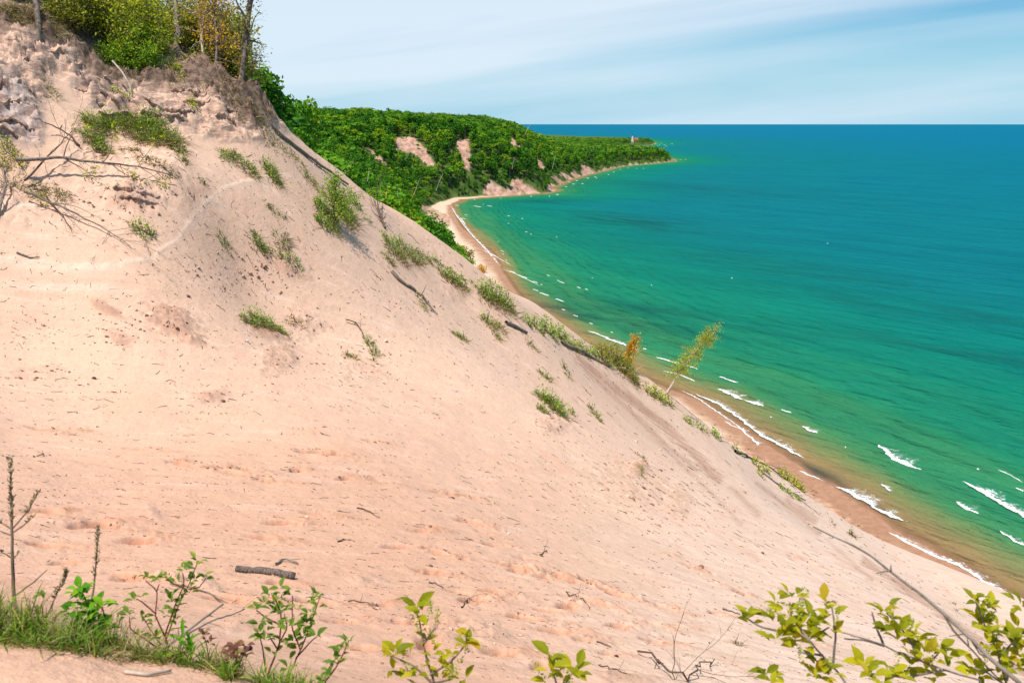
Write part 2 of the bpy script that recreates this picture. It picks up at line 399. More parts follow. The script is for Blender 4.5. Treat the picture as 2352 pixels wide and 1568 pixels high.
# beds of sandstone and hard sand standing out of the head wall
sz = GZ * 2.7 + .7 * fbm(GX / 3.2, GY / 3.2, 3); fr_ = sz - np.floor(sz)
led = np.clip(fr_ * 3.2, 0, 1) * (1 - fr_)
wbrk = sstep(-.15, .35, fbm(GX / 2.6 + 4, GY / 2.6, 3))
ss_ = .48 * GX + .88 * GY; sh1 = sstep(-.03, .05, fbm(ss_ / 2.0 + .3 * n1, GZ / .55 + 3 + .22 * n1, 4)); sh2 = sstep(-.03, .04, fbm(ss_ / .9 + 8, GZ / .24 + .35 * n2, 3))
dz += wall * (.46 * sh1 * wbrk + .17 * sh2 + .06 * (led - .25) * wbrk + .16 * fbm(GX / .8, GY / .8, 4) + .10 * fbm(GX / .2, GY / .2, 3) + .22 * np.abs(fbm(AC / .5, AL / 3, 3)))
dz += brow * (.25 + .35 * np.abs(fbm(GX / .45, GY / .45, 3)))
dz += scrub * (.22 * np.abs(fbm(GX / .8, GY / .8, 4)) + .07 * n2)
dz += ridge * .12 * np.abs(fbm(GX / .9, GY / .9, 3))
damp_shade = np.zeros(len(GX)); red = np.zeros(len(GX)); rough = np.zeros(len(GX))
for (cx, cy, rx, ry, a, mo, h) in [(395, 738, 70, 36, 25, .9, .30), (250, 712, 44, 13, 28, .8, .12), (275, 778, 40, 20, 25, .6, .14), (635, 825, 52, 34, -20, .5, .2), (480, 915, 48, 16, -8, .7, .12), (620, 768, 66, 14, 14, .7, .12),  # last patch here is the shadow under the leafy mound, painted like damp sand
        (700, 745, 44, 36, 20, .3, .22), (1268, 975, 44, 20, 15, .5, .25), (830, 850, 70, 34, 0, .25, .12), (300, 455, 72, 30, 5, .45, .35), (95, 855, 60, 22, 0, .3, .1), (1045, 668, 30, 24, 20, .3, .22),
        (660, 610, 60, 24, 30, .25, .2), (355, 1180, 20, 10, 40, .9, .05), (1455, 1110, 90, 60, 20, .18, .1), (470, 1340, 40, 14, 20, .5, .1), (870, 1330, 40, 10, 20, .5, .06), (1120, 1455, 90, 22, 10, .35, .1), (1080, 1435, 70, 20, 5, .3, .12),
        (1560, 1150, 40, 30, 60, .3, .1), (1440, 1560, 80, 14, 8, .8, .07), (1050, 1470, 60, 16, 25, .5, .05), (570, 1435, 50, 12, 0, .5, .08), (820, 1335, 26, 8, 10, .6, .06), (1470, 1075, 18, 22, 70, .9, .3), (430, 770, 50, 20, 30, .5, .2), (740, 700, 40, 10, 10, .2, .06)]:
    b = blob(cx, cy, rx, ry, a) * near; k = sstep(.1, .55, b + .5 * n2 + .3 * n1)
    damp_shade = np.maximum(damp_shade, mo * k * b ** .5); rough = np.maximum(rough, k * b ** .4); dz += h * k * b * (.4 + .9 * np.abs(n2) + .4 * n1)
# footprints and heel slides
FOOT = [(85, 980), (130, 985), (300, 1025), (330, 1030), (400, 1062), (430, 1068), (490, 1075), (520, 1082), (560, 1075), (610, 1100), (700, 1035), (740, 1040), (765, 1045), (850, 1012), (1010, 1130), (1045, 1135), (1075, 1140), (1060, 1195),
        (1085, 1200), (1110, 1222), (960, 1220), (980, 1212), (915, 1255), (1000, 1268), (1020, 1275), (1000, 1310), (975, 1312), (1150, 1295), (1170, 1300), (1195, 1312), (1130, 1250), (1200, 1280), (1245, 1325), (1270, 1318), (1300, 1330), (1350, 1335),
        (1375, 1345), (1400, 1355), (1415, 1362), (1330, 1372), (1365, 1385), (1050, 1360), (1085, 1380), (1130, 1360), (1250, 1400), (1300, 1392), (1200, 1415), (1270, 1450), (1510, 1390), (1540, 1400), (1580, 1300), (1610, 1310), (1545, 1280), (1630, 1330), (1700, 1360),
        (1640, 1405), (1660, 1412), (1490, 1430), (1420, 1440), (1560, 1440), (1750, 1395), (1780, 1402), (1860, 1290), (1820, 1275), (1500, 1470), (1340, 1470), (1400, 1500), (1240, 1530), (1150, 1500), (60, 1178), (90, 1172), (200, 1205), (250, 1210), (300, 1240), (330, 1245),
        (280, 1320), (300, 1330), (520, 1370), (545, 1380), (600, 1235), (150, 1290), (100, 1250), (640, 1200), (720, 1180), (790, 1100), (870, 1105), (680, 1080), (720, 1380), (780, 1425), (640, 1340), (880, 1390), (930, 1430), (980, 1480), (830, 1490), (1900, 1385), (1880, 1480)]
fp = np.random.default_rng(5)
for (cx, cy) in FOOT:
    p, t = hit(cx, cy); s = fp.uniform(.8, 1.35) * (1 + .016 * t)
    a = math.atan2(.47, .88) + fp.normal(0, .35); c, sn = math.cos(a), math.sin(a)
    q = np.where((np.abs(GX - p[0]) < 2.2 * s) & (np.abs(GY - p[1]) < 2.2 * s))[0]
    lx = (GX[q] - p[0]) * c + (GY[q] - p[1]) * sn; ly = -(GX[q] - p[0]) * sn + (GY[q] - p[1]) * c
    nn = n2[q]
    pit = np.exp(-np.maximum(0, ((lx / (.19 * s)) ** 2 + (ly / (.095 * s)) ** 2)) ** 2 - 1.2 * nn)
    spill = np.exp(-(((lx - .38 * s) / (.30 * s)) ** 2 + (ly / (.17 * s)) ** 2))
    dz[q] += s * (-.11 * np.clip(pit, 0, 1.1) + .03 * spill * (.3 + 2.6 * np.abs(nn)))
    red[q] = np.maximum(red[q], np.clip(.9 * pit + .85 * spill * (.6 + nn), 0, 1))
# the little bench that runs across the sand
trail = [(655, 395), (600, 415), (545, 425), (500, 445), (462, 480), (432, 520), (402, 560), (370, 578), (330, 598), (220, 612), (120, 606), (0, 592), (-120, 580)]
_b = (PX < 720) & (PX > -150) & (PY > 360) & (PY < 680); td = np.full(len(PX), 99.); td[_b] = segdist(PX[_b], PY[_b] + 4 * n1[_b], trail)
dz += near * .045 * np.exp(-(td / 4) ** 2) * sstep(-.3,.3,n1+.2); crest = np.exp(-(td / 9) ** 2)
# damp streaks where the skin of dry sand has slid away
for pl, w, m in [([(1330, 825), (1420, 895), (1500, 955), (1570, 1020), (1650, 1100)], 10, .8), ([(1345, 850), (1440, 935), (1540, 1030), (1600, 1080)], 5, .6), ([(1810, 1150), (1870, 1195)], 9, .6), ([(1740, 1110), (1830, 1180), (1880, 1225)], 6, .6),
        ([(1985, 1290), (2060, 1335), (2150, 1400), (2290, 1500), (2400, 1580)], 9, .75), ([(1680, 1120), (1740, 1180)], 8, .5), ([(1900, 1240), (2000, 1330)], 5, .4), ([(1500, 1000), (1640, 1140), (1700, 1200)], 6, .4)]:
    _b = (PX > 1250) & (PX < 2500); d_ = np.full(len(PX), 999.); d_[_b] = segdist(PX[_b], PY[_b], pl)
    damp_shade = np.maximum(damp_shade, m * near * sstep(w * 1.6, w * .3, d_ + w * 1.5 * n3 + w * .5 * n2))
grass0 = softpoly([(-400, -400), (-300, -90), (0, 12), (75, 14), (125, 50), (190, 112), (245, 162), (330, 178), (375, 172), (430, 138), (520, 178), (590, 210), (590, 100), (900, -400)], 8) * (RR.ravel() > 36)   # leaf litter under the trees
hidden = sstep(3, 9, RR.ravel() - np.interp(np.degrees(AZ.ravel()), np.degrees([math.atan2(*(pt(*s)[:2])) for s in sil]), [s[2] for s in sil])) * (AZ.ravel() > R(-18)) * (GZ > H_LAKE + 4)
GZ2 = GZ + dz * near
tone = np.clip(sstep(1500, 700, PX - .35 * (PY - 900)) * sstep(750, 1250, PY) + .3 * n4, 0, 1) * near
gray = softpoly([(-200, 200), (40, 195), (95, 250), (95, 330), (-200, 330)], 18) * near
F = np.arange(len(rr) * len(az)).reshape(len(rr), len(az))
Fq = np.stack([F[:-1, :-1], F[:-1, 1:], F[1:, 1:], F[1:, :-1]], -1).reshape(-1, 4)
s = NT('dune_sand')
pos = s.obj()
big = s.noise(pos, .05, 4); mid = s.noise(pos, .6, 5, .6); fine = s.noise(pos, 14, 4, .7)
strk = s.noise(s.map(s.map(pos, (1, 1, 1), (0, 0, -math.atan2(.47, .88))), (.10, 2.2, .8)), 1.0, 6, .62)
col = s.mix(s.math('ADD', s.math('MULTIPLY', s.attr('pale'), .8), s.range(big, .3, .7, 0, .25), True), (.615, .395, .280), (.665, .485, .385))
col = s.mix(s.range(strk, .50, .72, 0, .55), col, (.56, .40, .285))
col = s.mix(s.range(strk, .46, .28, 0, .5), col, (.72, .53, .43))
col = s.mix(s.range(s.noise(pos, .35, 6, .65), .53, .70, 0, .6), col, (.60, .365, .255))
strk2 = s.noise(s.map(s.map(pos, (1, 1, 1), (0, 0, -math.atan2(.47, .88))), (.16, 6.0, .3)), 1.0, 4, .6)
col = s.mix(s.math('MULTIPLY', s.attr('pale'), .9), col, s.mix(1.0, col, s.ramp(strk2, [(.36, (.86, .83, .80)), (.52, (1, 1, 1)), (.66, (1.05, 1.05, 1.05))]), 'MULTIPLY'))
col = s.mix(s.attr('tone'), col, s.mix(1.0, col, (.88, .80, .77), 'MULTIPLY'))
col = s.mix(s.math('MULTIPLY', s.attr('red'), .9), col, (.47, .225, .135))
col = s.mix(s.math('MULTIPLY', s.attr('crest'), .35), col, (.76, .57, .45))
col = s.mix(s.attr('gray'), col, (.46, .38, .35))
col = s.mix(s.attr('rough'), col, s.mix(s.range(mid, .3, .7), (.58, .36, .25), (.64, .44, .33)))
col = s.mix(s.attr('damp_shade'), col, s.mix(s.range(mid, .35, .65), (.36, .20, .135), (.46, .28, .20)))
col = s.mix(s.math('MULTIPLY', s.attr('wall'), s.range(s.noise(s.map(pos, (.8, .8, 1.8)), 1.9, 6, .72, .5), .42, .60)), col, (.27, .18, .145))
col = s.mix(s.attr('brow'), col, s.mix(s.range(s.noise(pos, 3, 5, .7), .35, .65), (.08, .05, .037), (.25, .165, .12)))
col = s.mix(s.attr('litter'), col, s.mix(s.range(s.noise(pos, 5, 5, .7), .38, .62), (.16, .11, .06), (.36, .26, .18)))
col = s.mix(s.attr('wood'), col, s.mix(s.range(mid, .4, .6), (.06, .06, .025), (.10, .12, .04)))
z = s.n('ShaderNodeSeparateXYZ'); s.t.links.new(pos, z.inputs[0])
col = s.mix(s.range(s.math('ADD', z.outputs[2], s.math('MULTIPLY', mid, .5)), -79.0, -79.3), col, s.mix(s.range(mid, .35, .65), (.30, .158, .094), (.36, .20, .125)))
col = s.mix(1.0, col, s.ramp(fine, [(.25, (.84, .84, .84)), (.6, (1.04, 1.04, 1.04))]), 'MULTIPLY')
vor = s.n('ShaderNodeTexVoronoi'); vor.inputs['Scale'].default_value = 9.0; s.put(vor.inputs['Vector'], pos)
col = s.mix(s.math('MULTIPLY', s.range(vor.outputs['Distance'], .10, .05, 0, .75), s.range(s.noise(pos, .45, 3), .45, .6)), col, (.24, .15, .11))
nrm = s.bump(s.math('ADD', s.math('MULTIPLY', fine, .5), s.math('MULTIPLY', strk, 1.0)), .5, .05)
nrm = s.bump(s.noise(pos, 3.2, 5, .65), .45, .10, nrm)
M_SAND = s.base(col, .95, .1, nrm)
sand = obj_np('dune_slope', np.stack([GX, GY, GZ2], -1), Fq, [M_SAND], smooth=True,
              attrs=dict(red=red, damp_shade=damp_shade, rough=np.clip(rough, 0, 1) * .8, wall=wall, brow=brow * (1 - grass0), gray=gray * .8, litter=np.clip(grass0, 0, 1), crest=crest * near, pale=np.clip(sstep(1150, 1950, PX + .15 * (PY - 900)) + .35 * n4, 0, 1) * near, wood=hidden, tone=tone))
tag(sand, kind='structure')
def surf(x, y):
    """height of the finished dune, with its lumps"""
    a = np.interp(np.arctan2(x, y), az, np.arange(len(az))); r = np.interp(np.hypot(x, y), rr, np.arange(len(rr)))
    i, j = np.floor(r).astype(int), np.floor(a).astype(int); i = np.clip(i, 0, len(rr) - 2); j = np.clip(j, 0, len(az) - 2); fr, fa = r - i, a - j
    Z = GZ2.reshape(len(rr), len(az))
    return (Z[i, j] * (1 - fa) + Z[i, j + 1] * fa) * (1 - fr) + (Z[i + 1, j] * (1 - fa) + Z[i + 1, j + 1] * fa) * fr
def on(px, py):
    p, t = hit(px, py); p[2] = surf(p[0], p[1]); return p, t

# ledges of firmer sand standing proud of the eroded bank
s = NT('ledge_sandstone'); n_ = s.noise(s.geo(), 2.2, 6, .7); n2_ = s.noise(s.geo(), 9, 4, .7)
M_LEDGE = s.base(s.mix(s.range(n2_, .35, .65), s.mix(s.range(n_, .4, .6), (.25, .165, .13), (.46, .315, .245)), (.52, .36, .28)), .95, .05, s.bump(n2_, 1.0, .08))
LEDGES = [[(-20, 215), (30, 212), (70, 222), (95, 235)], [(-20, 248), (40, 250), (85, 262)], [(-20, 285), (40, 288), (80, 300)], [(-20, 312), (35, 318), (62, 322)], [(235, 262), (290, 258), (330, 276)], [(215, 238), (255, 246), (300, 262)], [(270, 240), (330, 262), (390, 282), (440, 290)], [(400, 235), (450, 243), (500, 255), (548, 268)],
          [(330, 250), (400, 265), (450, 268)], [(470, 272), (520, 284), (560, 292)], [(170, 205), (215, 215), (250, 228)], [(110, 140), (150, 150), (200, 165)], [(190, 180), (225, 190), (262, 205)], [(10, 110), (60, 115), (100, 125)], [(0, 150), (40, 155), (80, 165)], [(250, 440), (310, 448), (370, 462)], [(270, 462), (330, 470), (365, 476)], [(390, 216), (440, 222), (480, 232)]]
lg_ = np.random.default_rng(12)
for li, pl in enumerate(LEDGES):
    C = np.array([on(a_, b_)[0] for a_, b_ in pl]); q = np.concatenate([[0], np.cumsum(np.linalg.norm(np.diff(C, axis=0), axis=1))]); n = max(14, int(q[-1] / .06)); t = np.linspace(0, q[-1], n)
    C = np.stack([np.interp(t, q, C[:, i]) for i in range(3)], 1); C[:, 2] = surf(C[:, 0], C[:, 1]) + .06 * fbm(t / .8, np.full(n, li + .3), 3)
    O = norm(np.stack([-C[:, 0] * .4 + 4, -C[:, 1], np.zeros(n)], 1)); e = np.minimum(1, np.minimum(t, q[-1] - t) / (.18 * q[-1])) ** .7
    w_ = (.12 + .42 * np.abs(fbm(t / .55, np.full(n, li * 2.3), 4)) + .12 * np.clip(fbm(t / .15, np.full(n, li * 1.3), 2), 0, 1)) * e; th = (.10 + .22 * np.abs(fbm(t / .9, np.full(n, li * 5.3), 3))) * (.3 + .7 * e)
    up = np.array([0, 0, 1.]); rows = []
    for (k_, dz_) in ((-.7, .10), (0, .09), (.7, .05), (1.0, -.02), (.9, -.6), (.45, -1.0), (-.7, -1.3)):
        jit = .025 * np.stack([fbm(t / .12 + k_ * 9, np.full(n, li + j * 3.7), 2) for j in range(3)], 1)
        rows.append(C + O * ((w_ if k_ > 0 else np.full(n, .5)) * k_)[:, None] + up * ((dz_ * th if dz_ < 0 else np.full(n, dz_ * .6)))[:, None] + jit)
    I = np.arange(7 * n).reshape(7, n)
    tag(obj_np('bank_ledge', np.concatenate(rows), np.stack([I[:-1, :-1], I[:-1, 1:], I[1:, 1:], I[1:, :-1]], -1).reshape(-1, 4), [M_LEDGE]), kind='structure')

# ------------------------------------------------------------------ far headland
SCARS = [[(812, 322), (835, 335), (872, 358), (905, 388), (880, 378), (845, 352), (815, 335)], [(905, 318), (945, 312), (975, 338), (998, 380), (985, 384), (950, 352), (908, 345)],
         [(1048, 322), (1076, 318), (1080, 352), (1084, 395), (1072, 392), (1060, 358), (1048, 340)], [(1164, 310), (1170, 313), (1193, 332), (1200, 343), (1185, 340), (1168, 325)], [(1224, 364), (1240, 368), (1256, 394), (1240, 388)],
         [(1108, 450), (1112, 425), (1130, 418), (1160, 432), (1178, 440), (1178, 450)], [(1176, 447), (1172, 415), (1185, 412), (1215, 422), (1238, 440), (1240, 447)],
         [(1256, 440), (1258, 424), (1276, 425), (1286, 437), (1284, 441)], [(1262, 405), (1272, 403), (1298, 422), (1290, 426)], [(1283, 398), (1292, 396), (1312, 406), (1316, 412), (1300, 414)],
         [(1310, 397), (1318, 393), (1335, 404), (1322, 409)], [(1334, 382), (1344, 378), (1372, 397), (1340, 405), (1336, 395)], [(960, 474), (985, 473), (1032, 498), (1034, 520), (1012, 505), (975, 488)], [(1376, 394), (1384, 388), (1400, 388), (1402, 392)]]
fa = np.radians(np.concatenate([np.arange(-50, -24, .5), np.arange(-24, 16, .1), np.arange(16, 60, 1.0)]))
frr = np.concatenate([np.arange(194, 1300, 4.0), np.geomspace(1300, 6500, 150)])
A2, R2 = np.meshgrid(fa, frr); FX, FY = (R2 * np.sin(A2)).ravel(), (R2 * np.cos(A2)).ravel()
FD = coast_d(FX, FY); FZ = ground(FX, FY, FD) - .25 * (R2.ravel() < 203)
fpx, fpy, _ = project(np.stack([FX, FY, FZ], -1))
scar = np.zeros(len(FX))
for poly in SCARS: scar = np.maximum(scar, inpoly(fpx + 5 * perlin(FX / 9, FY / 9), fpy + 4 * perlin(FY / 9 + 7, FZ / 9), poly))
scar *= (FD > 1)
FZ = FZ + scar * 2.2 * fbm(FX / 7, FZ / 14, 3)
beach = sstep(0, 1, (np.interp(FY, [100, 300, 600, 800, 900, 940, 2000], [16, 24, 36, 24, 6, .6, .6]) - FD) / 4 + .6) * (FY < 3000)
s = NT('headland_ground')
pos = s.obj(); n = s.noise(pos, .08, 5, .6); n_ = s.noise(s.map(pos, (1, 1, .25)), .16, 5, .65)
col = s.mix(s.range(n, .4, .6), (.045, .085, .018), (.09, .13, .03))
rock = s.mix(s.range(n_, .38, .62), (.35, .19, .14), (.54, .35, .265))
rock = s.mix(s.range(s.noise(pos, .12, 4), .56, .66, 0, .55), rock, (.13, .13, .05))
col = s.mix(s.attr('scar'), col, rock)
z = s.n('ShaderNodeSeparateXYZ'); s.t.links.new(pos, z.inputs[0])
sandc = s.mix(s.range(s.math('ADD', z.outputs[2], s.math('MULTIPLY', n_, .6)), -79.0, -79.5), (.62, .44, .32), (.33, .18, .11))
sandc = s.mix(s.range(n_, .52, .66, 0, .45), sandc, (.40, .27, .19))
col = s.mix(s.attr('beach'), col, sandc)
M_FAR = s.base(col, .95, .05, s.bump(n_, 1.0, 2.0))
F = np.arange(len(frr) * len(fa)).reshape(len(frr), len(fa))
Fq = np.stack([F[:-1, :-1], F[:-1, 1:], F[1:, 1:], F[1:, :-1]], -1).reshape(-1, 4)
tag(obj_np('headland_terrain', np.stack([FX, FY, FZ], -1), Fq, [M_FAR], smooth=True, attrs=dict(scar=scar, beach=beach * (1 - scar))), kind='structure')

# ------------------------------------------------------------------ the lake
wa = np.radians(np.concatenate([np.arange(-88, -12, 2.0), np.arange(-12, 36, .1), np.arange(36, 130, 2.0)]))
wr = np.concatenate([np.arange(60, 420, 1.2), np.geomspace(420, 7000, 380), np.geomspace(7600, 200000, 40)])
A3, R3 = np.meshgrid(wa, wr); WX, WY = (R3 * np.sin(A3)).ravel(), (R3 * np.cos(A3)).ravel()
WD = np.clip(-coast_d(WX, WY), -30, 9000)
WDC = np.where(WD > 0, WD * np.interp(WY, [150, 350, 700, 1000], [1, 1.25, 1.7, 2.0]), WD)
weed = np.zeros(len(WX))
for (cx, cy, lx, ly, ax, ay, m) in [(1330, 722, 30, 9, -.6, .8, .9), (1430, 733, 40, 10, -.7, .7, .75), (1580, 730, 60, 13, -.75, .66, .6), (1750, 745, 55, 12, -.75, .66, .4), (1450, 510, 90, 40, -.5, .86, .55), (1250, 462, 40, 22, -1, 0, .5), (1560, 430, 200, 70, -.6, .8, .3), (1860, 1080, 9, 3, -.5, .86, .9), (1800, 1052, 9, 2.5, -.5, .86, .8),
        (2150, 800, 70, 16, -.7, .7, .35), (2050, 700, 90, 22, -.7, .7, .35), (1700, 600, 130, 30, -.65, .75, .3)]:
    c = water_pt(cx, cy); dx, dy = WX - c[0], WY - c[1]
    weed = np.maximum(weed, m * np.exp(-((dx * ax + dy * ay) / lx) ** 2 - ((-dx * ay + dy * ax) / ly) ** 2))
s = NT('lake_water')
pos = s.geo(); dep = s.attr('dep')
rot = (0, 0, -math.atan2(.73, -.69))
lay = s.map(pos, (1, 1, 1), rot)
warp = s.noise(s.map(lay, (.35, 1, 1)), .022, 4, .55)
warp2 = s.noise(s.map(lay, (.3, 1, 1)), .085, 4, .6)
bars = s.math('SINE', s.math('ADD', s.math('MULTIPLY', dep, .17), s.math('MULTIPLY', warp, 7.0)))
amp = s.math('MULTIPLY', s.range(dep, 6, 30), s.range(dep, 190, 60))
d2 = s.math('ADD', dep, s.math('MULTIPLY', s.math('MULTIPLY', bars, amp), 8.0))
d2 = s.math('ADD', d2, s.math('MULTIPLY', s.math('MULTIPLY', s.math('SUBTRACT', warp2, .5), amp), 24.0))
d2 = s.math('MULTIPLY', d2, s.math('ADD', .85, s.math('MULTIPLY', warp, .9)))
lg = s.math('DIVIDE', s.math('LOGARITHM', s.math('ADD', s.math('MAXIMUM', d2, 0.0), 4.0), 10.0), 3.7)
def L(m): return math.log10(m + 4) / 3.7
col = s.ramp(lg, [(L(0), (.27, .155, .078)), (L(9), (.22, .16, .070)), (L(16), (.125, .172, .066)), (L(26), (.042, .175, .070)), (L(60), (.012, .162, .080)), (L(130), (.003, .150, .100)), (L(230), (.001, .136, .115)), (L(420), (.001, .122, .142)), (L(900), (.001, .120, .152)), (L(2200), (.001, .116, .176)), (.99, (.001, .113, .196))])
col = s.mix(s.math('MULTIPLY', s.attr('weed'), s.range(warp2, .3, .6)), col, (.004, .045, .045))
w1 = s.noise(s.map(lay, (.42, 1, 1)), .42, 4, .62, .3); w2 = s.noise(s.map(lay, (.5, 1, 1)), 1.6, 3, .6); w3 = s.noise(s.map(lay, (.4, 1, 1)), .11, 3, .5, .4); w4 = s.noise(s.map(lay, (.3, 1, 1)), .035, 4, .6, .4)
col = s.mix(1.0, col, s.ramp(s.math('ADD', s.math('MULTIPLY', w1, .4), s.math('MULTIPLY', w4, .6)), [(.38, (.86, .90, .92)), (.62, (1.20, 1.12, 1.06))]), 'MULTIPLY')  # light and dark of the waves painted into the water colour
swl = s.math('MULTIPLY', s.math('SINE', s.math('ADD', s.math('MULTIPLY', dep, .62), s.math('MULTIPLY', warp2, 9.0))), s.math('MULTIPLY', s.range(dep, 4, 20), s.range(dep, 170, 60)))
nrm = s.bump(swl, 1.0, .38); nrm = s.bump(w4, 1.0, 6.0, nrm); nrm = s.bump(w3, 1.0, 3.4, nrm); nrm = s.bump(w1, 1.0, 1.15, nrm); nrm = s.bump(w2, .9, .5, nrm)
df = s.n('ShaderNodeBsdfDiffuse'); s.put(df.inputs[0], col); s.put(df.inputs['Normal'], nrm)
gl = s.n('ShaderNodeBsdfGlossy'); gl.inputs['Roughness'].default_value = .22; s.put(gl.inputs['Normal'], nrm)
lw = s.n('ShaderNodeLayerWeight'); lw.inputs[0].default_value = .5; s.put(lw.inputs['Normal'], nrm)
fr = s.math('ADD', .008, s.math('MULTIPLY', s.math('POWER', lw.outputs['Facing'], 3.0), .022))
wm = s.n('ShaderNodeMixShader'); s.put(wm.inputs[0], fr); s.t.links.new(df.outputs[0], wm.inputs[1]); s.t.links.new(gl.outputs[0], wm.inputs[2])
tr = s.n('ShaderNodeBsdfTransparent'); m = s.n('ShaderNodeMixShader')
s.put(m.inputs[0], s.range(dep, -.5, 5.0, .15, 1.0)); s.t.links.new(tr.outputs[0], m.inputs[1]); s.t.links.new(wm.outputs[0], m.inputs[2]); s.t.links.new(m.outputs[0], s.o.inputs[0])
F = np.arange(len(wr) * len(wa)).reshape(len(wr), len(wa))
Fq = np.stack([F[:-1, :-1], F[:-1, 1:], F[1:, 1:], F[1:, :-1]], -1).reshape(-1, 4)
keep = (WD[Fq] > -14).any(1)
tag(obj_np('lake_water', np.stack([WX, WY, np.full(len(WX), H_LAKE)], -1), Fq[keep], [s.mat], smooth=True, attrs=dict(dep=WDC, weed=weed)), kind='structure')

# ------------------------------------------------------------------ breakers and foam
s = NT('foam')
a = s.attr('a'); pos = s.geo()
nA = s.noise(pos, .9, 5, .7, .6); nB = s.noise(s.map(pos, (1, 1, 1), (0, 0, .5)), 2.6, 4, .7)
v_ = s.math('ADD', s.math('MULTIPLY', nA, .65), s.math('MULTIPLY', nB, .45))
al = s.range(s.math('SUBTRACT', v_, a), -.05, .17, 0, .9)
s.base((.86, .88, .88), .7, .2)
s.put(s.p.inputs['Alpha'], al); M_FOAM = s.mat
def foam_strip(mb, pl, width, h, lead=.5, dens=0.0, seed=0):
    """a breaker: steep foaming front towards the shore, lace trailing behind it"""
    g = np.random.default_rng(seed); P = water_pt(np.array([p[0] for p in pl], float), np.array([p[1] for p in pl], float))
    seg = np.concatenate([[0], np.cumsum(np.linalg.norm(np.diff(P, axis=0), axis=1))]); n = max(8, int(seg[-1] / .5)); n = min(n, 260)
    t = np.linspace(0, seg[-1], n); C = np.stack([np.interp(t, seg, P[:, 0]), np.interp(t, seg, P[:, 1])], 1)
    tg = norm(np.gradient(C, axis=0)); tg = norm(np.stack([np.convolve(np.pad(tg[:, i], 6, 'edge'), np.ones(13) / 13, 'valid') for i in (0, 1)], 1))
    sw = np.stack([tg[:, 1], -tg[:, 0]], 1)
    mid = C.mean(0); s0 = sw[n // 2]
    if coast_d(np.array([mid[0] + s0[0] * 5]), np.array([mid[1] + s0[1] * 5]))[0] > coast_d(np.array([mid[0] - s0[0] * 5]), np.array([mid[1] - s0[1] * 5]))[0]: sw = -sw
    e = np.minimum(t, seg[-1] - t) / max(seg[-1], 1e-6) * 2
    env = np.clip(e * 3, 0, 1) ** .5
    wig = .9 * fbm(t / 3.0 + seed * 7, np.full(n, seed * 1.7), 4) * min(1, width / 4)
    wl = width * (.65 + .9 * np.abs(fbm(t / 5 + seed, np.full(n, 3.3), 3))) * env + .2
    width = width * 1.45
    us = np.array([-.05, -.02, 0, .05, .12, .22, .38, .58, .80, 1.0])
    prof = np.array([.02, .45, .9, 1.0, .75, .45, .25, .12, .06, .03]); av = np.array([.85, .52, .26, .30, .45 - dens * .3, .515 - dens * .3, .56 - dens * .3, .60 - dens * .3, .66 - dens * .3, .9])
    V = []; A = []
    for k, u_ in enumerate(us):
        q = C + sw * (wig + u_ * wl)[:, None]
        V.append(np.stack([q[:, 0], q[:, 1], np.full(n, H_LAKE + .03) + h * env * prof[k]], 1)); A.append(np.clip(av[k] + .55 * (1 - env) ** 2 + .42 * np.clip(fbm(t / 7 + seed * 3.1, np.full(n, .4 + seed), 3) - .02, 0, 1) * min(1, seg[-1] / 12), -1, 1.2))
    V = np.concatenate(V); A = np.concatenate([np.broadcast_to(x, (n,)) for x in A]); k = len(us)
    I = np.arange(k * n).reshape(k, n); Fq = np.stack([I[:-1, :-1], I[:-1, 1:], I[1:, 1:], I[1:, :-1]], -1).reshape(-1, 4)
    mb.add(V, Fq, 0, A)
BREAK = [([(1590, 903), (1640, 925), (1700, 965), (1745, 1000), (1800, 1030), (1866, 1066)], 5.0, .5, 0), ([(1915, 1115), (1960, 1140), (2010, 1170), (2050, 1190), (2090, 1200)], 7, .45, .12), ([(2030, 1217), (2090, 1252), (2150, 1280), (2200, 1300), (2290, 1355), (2345, 1386)], 3.4, .25, .08),
         ([(1645, 893), (1690, 915), (1720, 925), (1757, 934)], 9, .5, .1), ([(1502, 820), (1540, 832), (1607, 850)], 3.2, .5, .1), ([(1520, 852), (1560, 862), (1597, 878)], 2.4, .35, 0), ([(1650, 866), (1668, 874), (1692, 882)], 3.5, .6, .2), ([(1791, 942), (1805, 947), (1820, 950)], 2.2, .5, 0),
         ([(1840, 980), (1855, 990), (1880, 996)], 4, .5, .1), ([(2016, 1020), (2050, 1055), (2090, 1072), (2125, 1080)], 9, .15, -.06), ([(2202, 1103), (2240, 1125), (2290, 1155), (2330, 1178), (2370, 1200)], 5.5, .6, .15), ([(2195, 1150), (2220, 1172), (2250, 1182)], 6, .15, -.05), ([(2295, 1218), (2330, 1245), (2370, 1262)], 3, .3, 0), ([(2022, 1113), (2035, 1125), (2048, 1131)], 2.6, .5, .1),
         ([(1385, 776), (1410, 786), (1440, 796), (1472, 811)], 5, .4, .05), ([(1560, 895), (1600, 914), (1650, 948), (1690, 975), (1712, 995)], 1.6, .1, -.05), ([(1640, 960), (1700, 985), (1760, 1040), (1800, 1068), (1900, 1108)], 3.2, .12, -.03),
         ([(1036, 470), (1044, 490), (1068, 522), (1090, 548), (1122, 580), (1142, 604), (1165, 622)], 3.2, .3, .1), ([(1108, 574), (1130, 585), (1152, 598), (1178, 612)], 2.4, .3, .05), ([(1150, 618), (1180, 628), (1215, 645), (1240, 657)], 2, .3, .05), ([(1055, 498), (1064, 510), (1072, 524)], 2.6, .3, .1), ([(1350, 760), (1375, 770), (1400, 780)], 3, .3, 0), ([(2290, 1078), (2320, 1092), (2350, 1110)], 1.5, .2, -.05), ([(2330, 1120), (2352, 1130)], 2, .2, 0)]
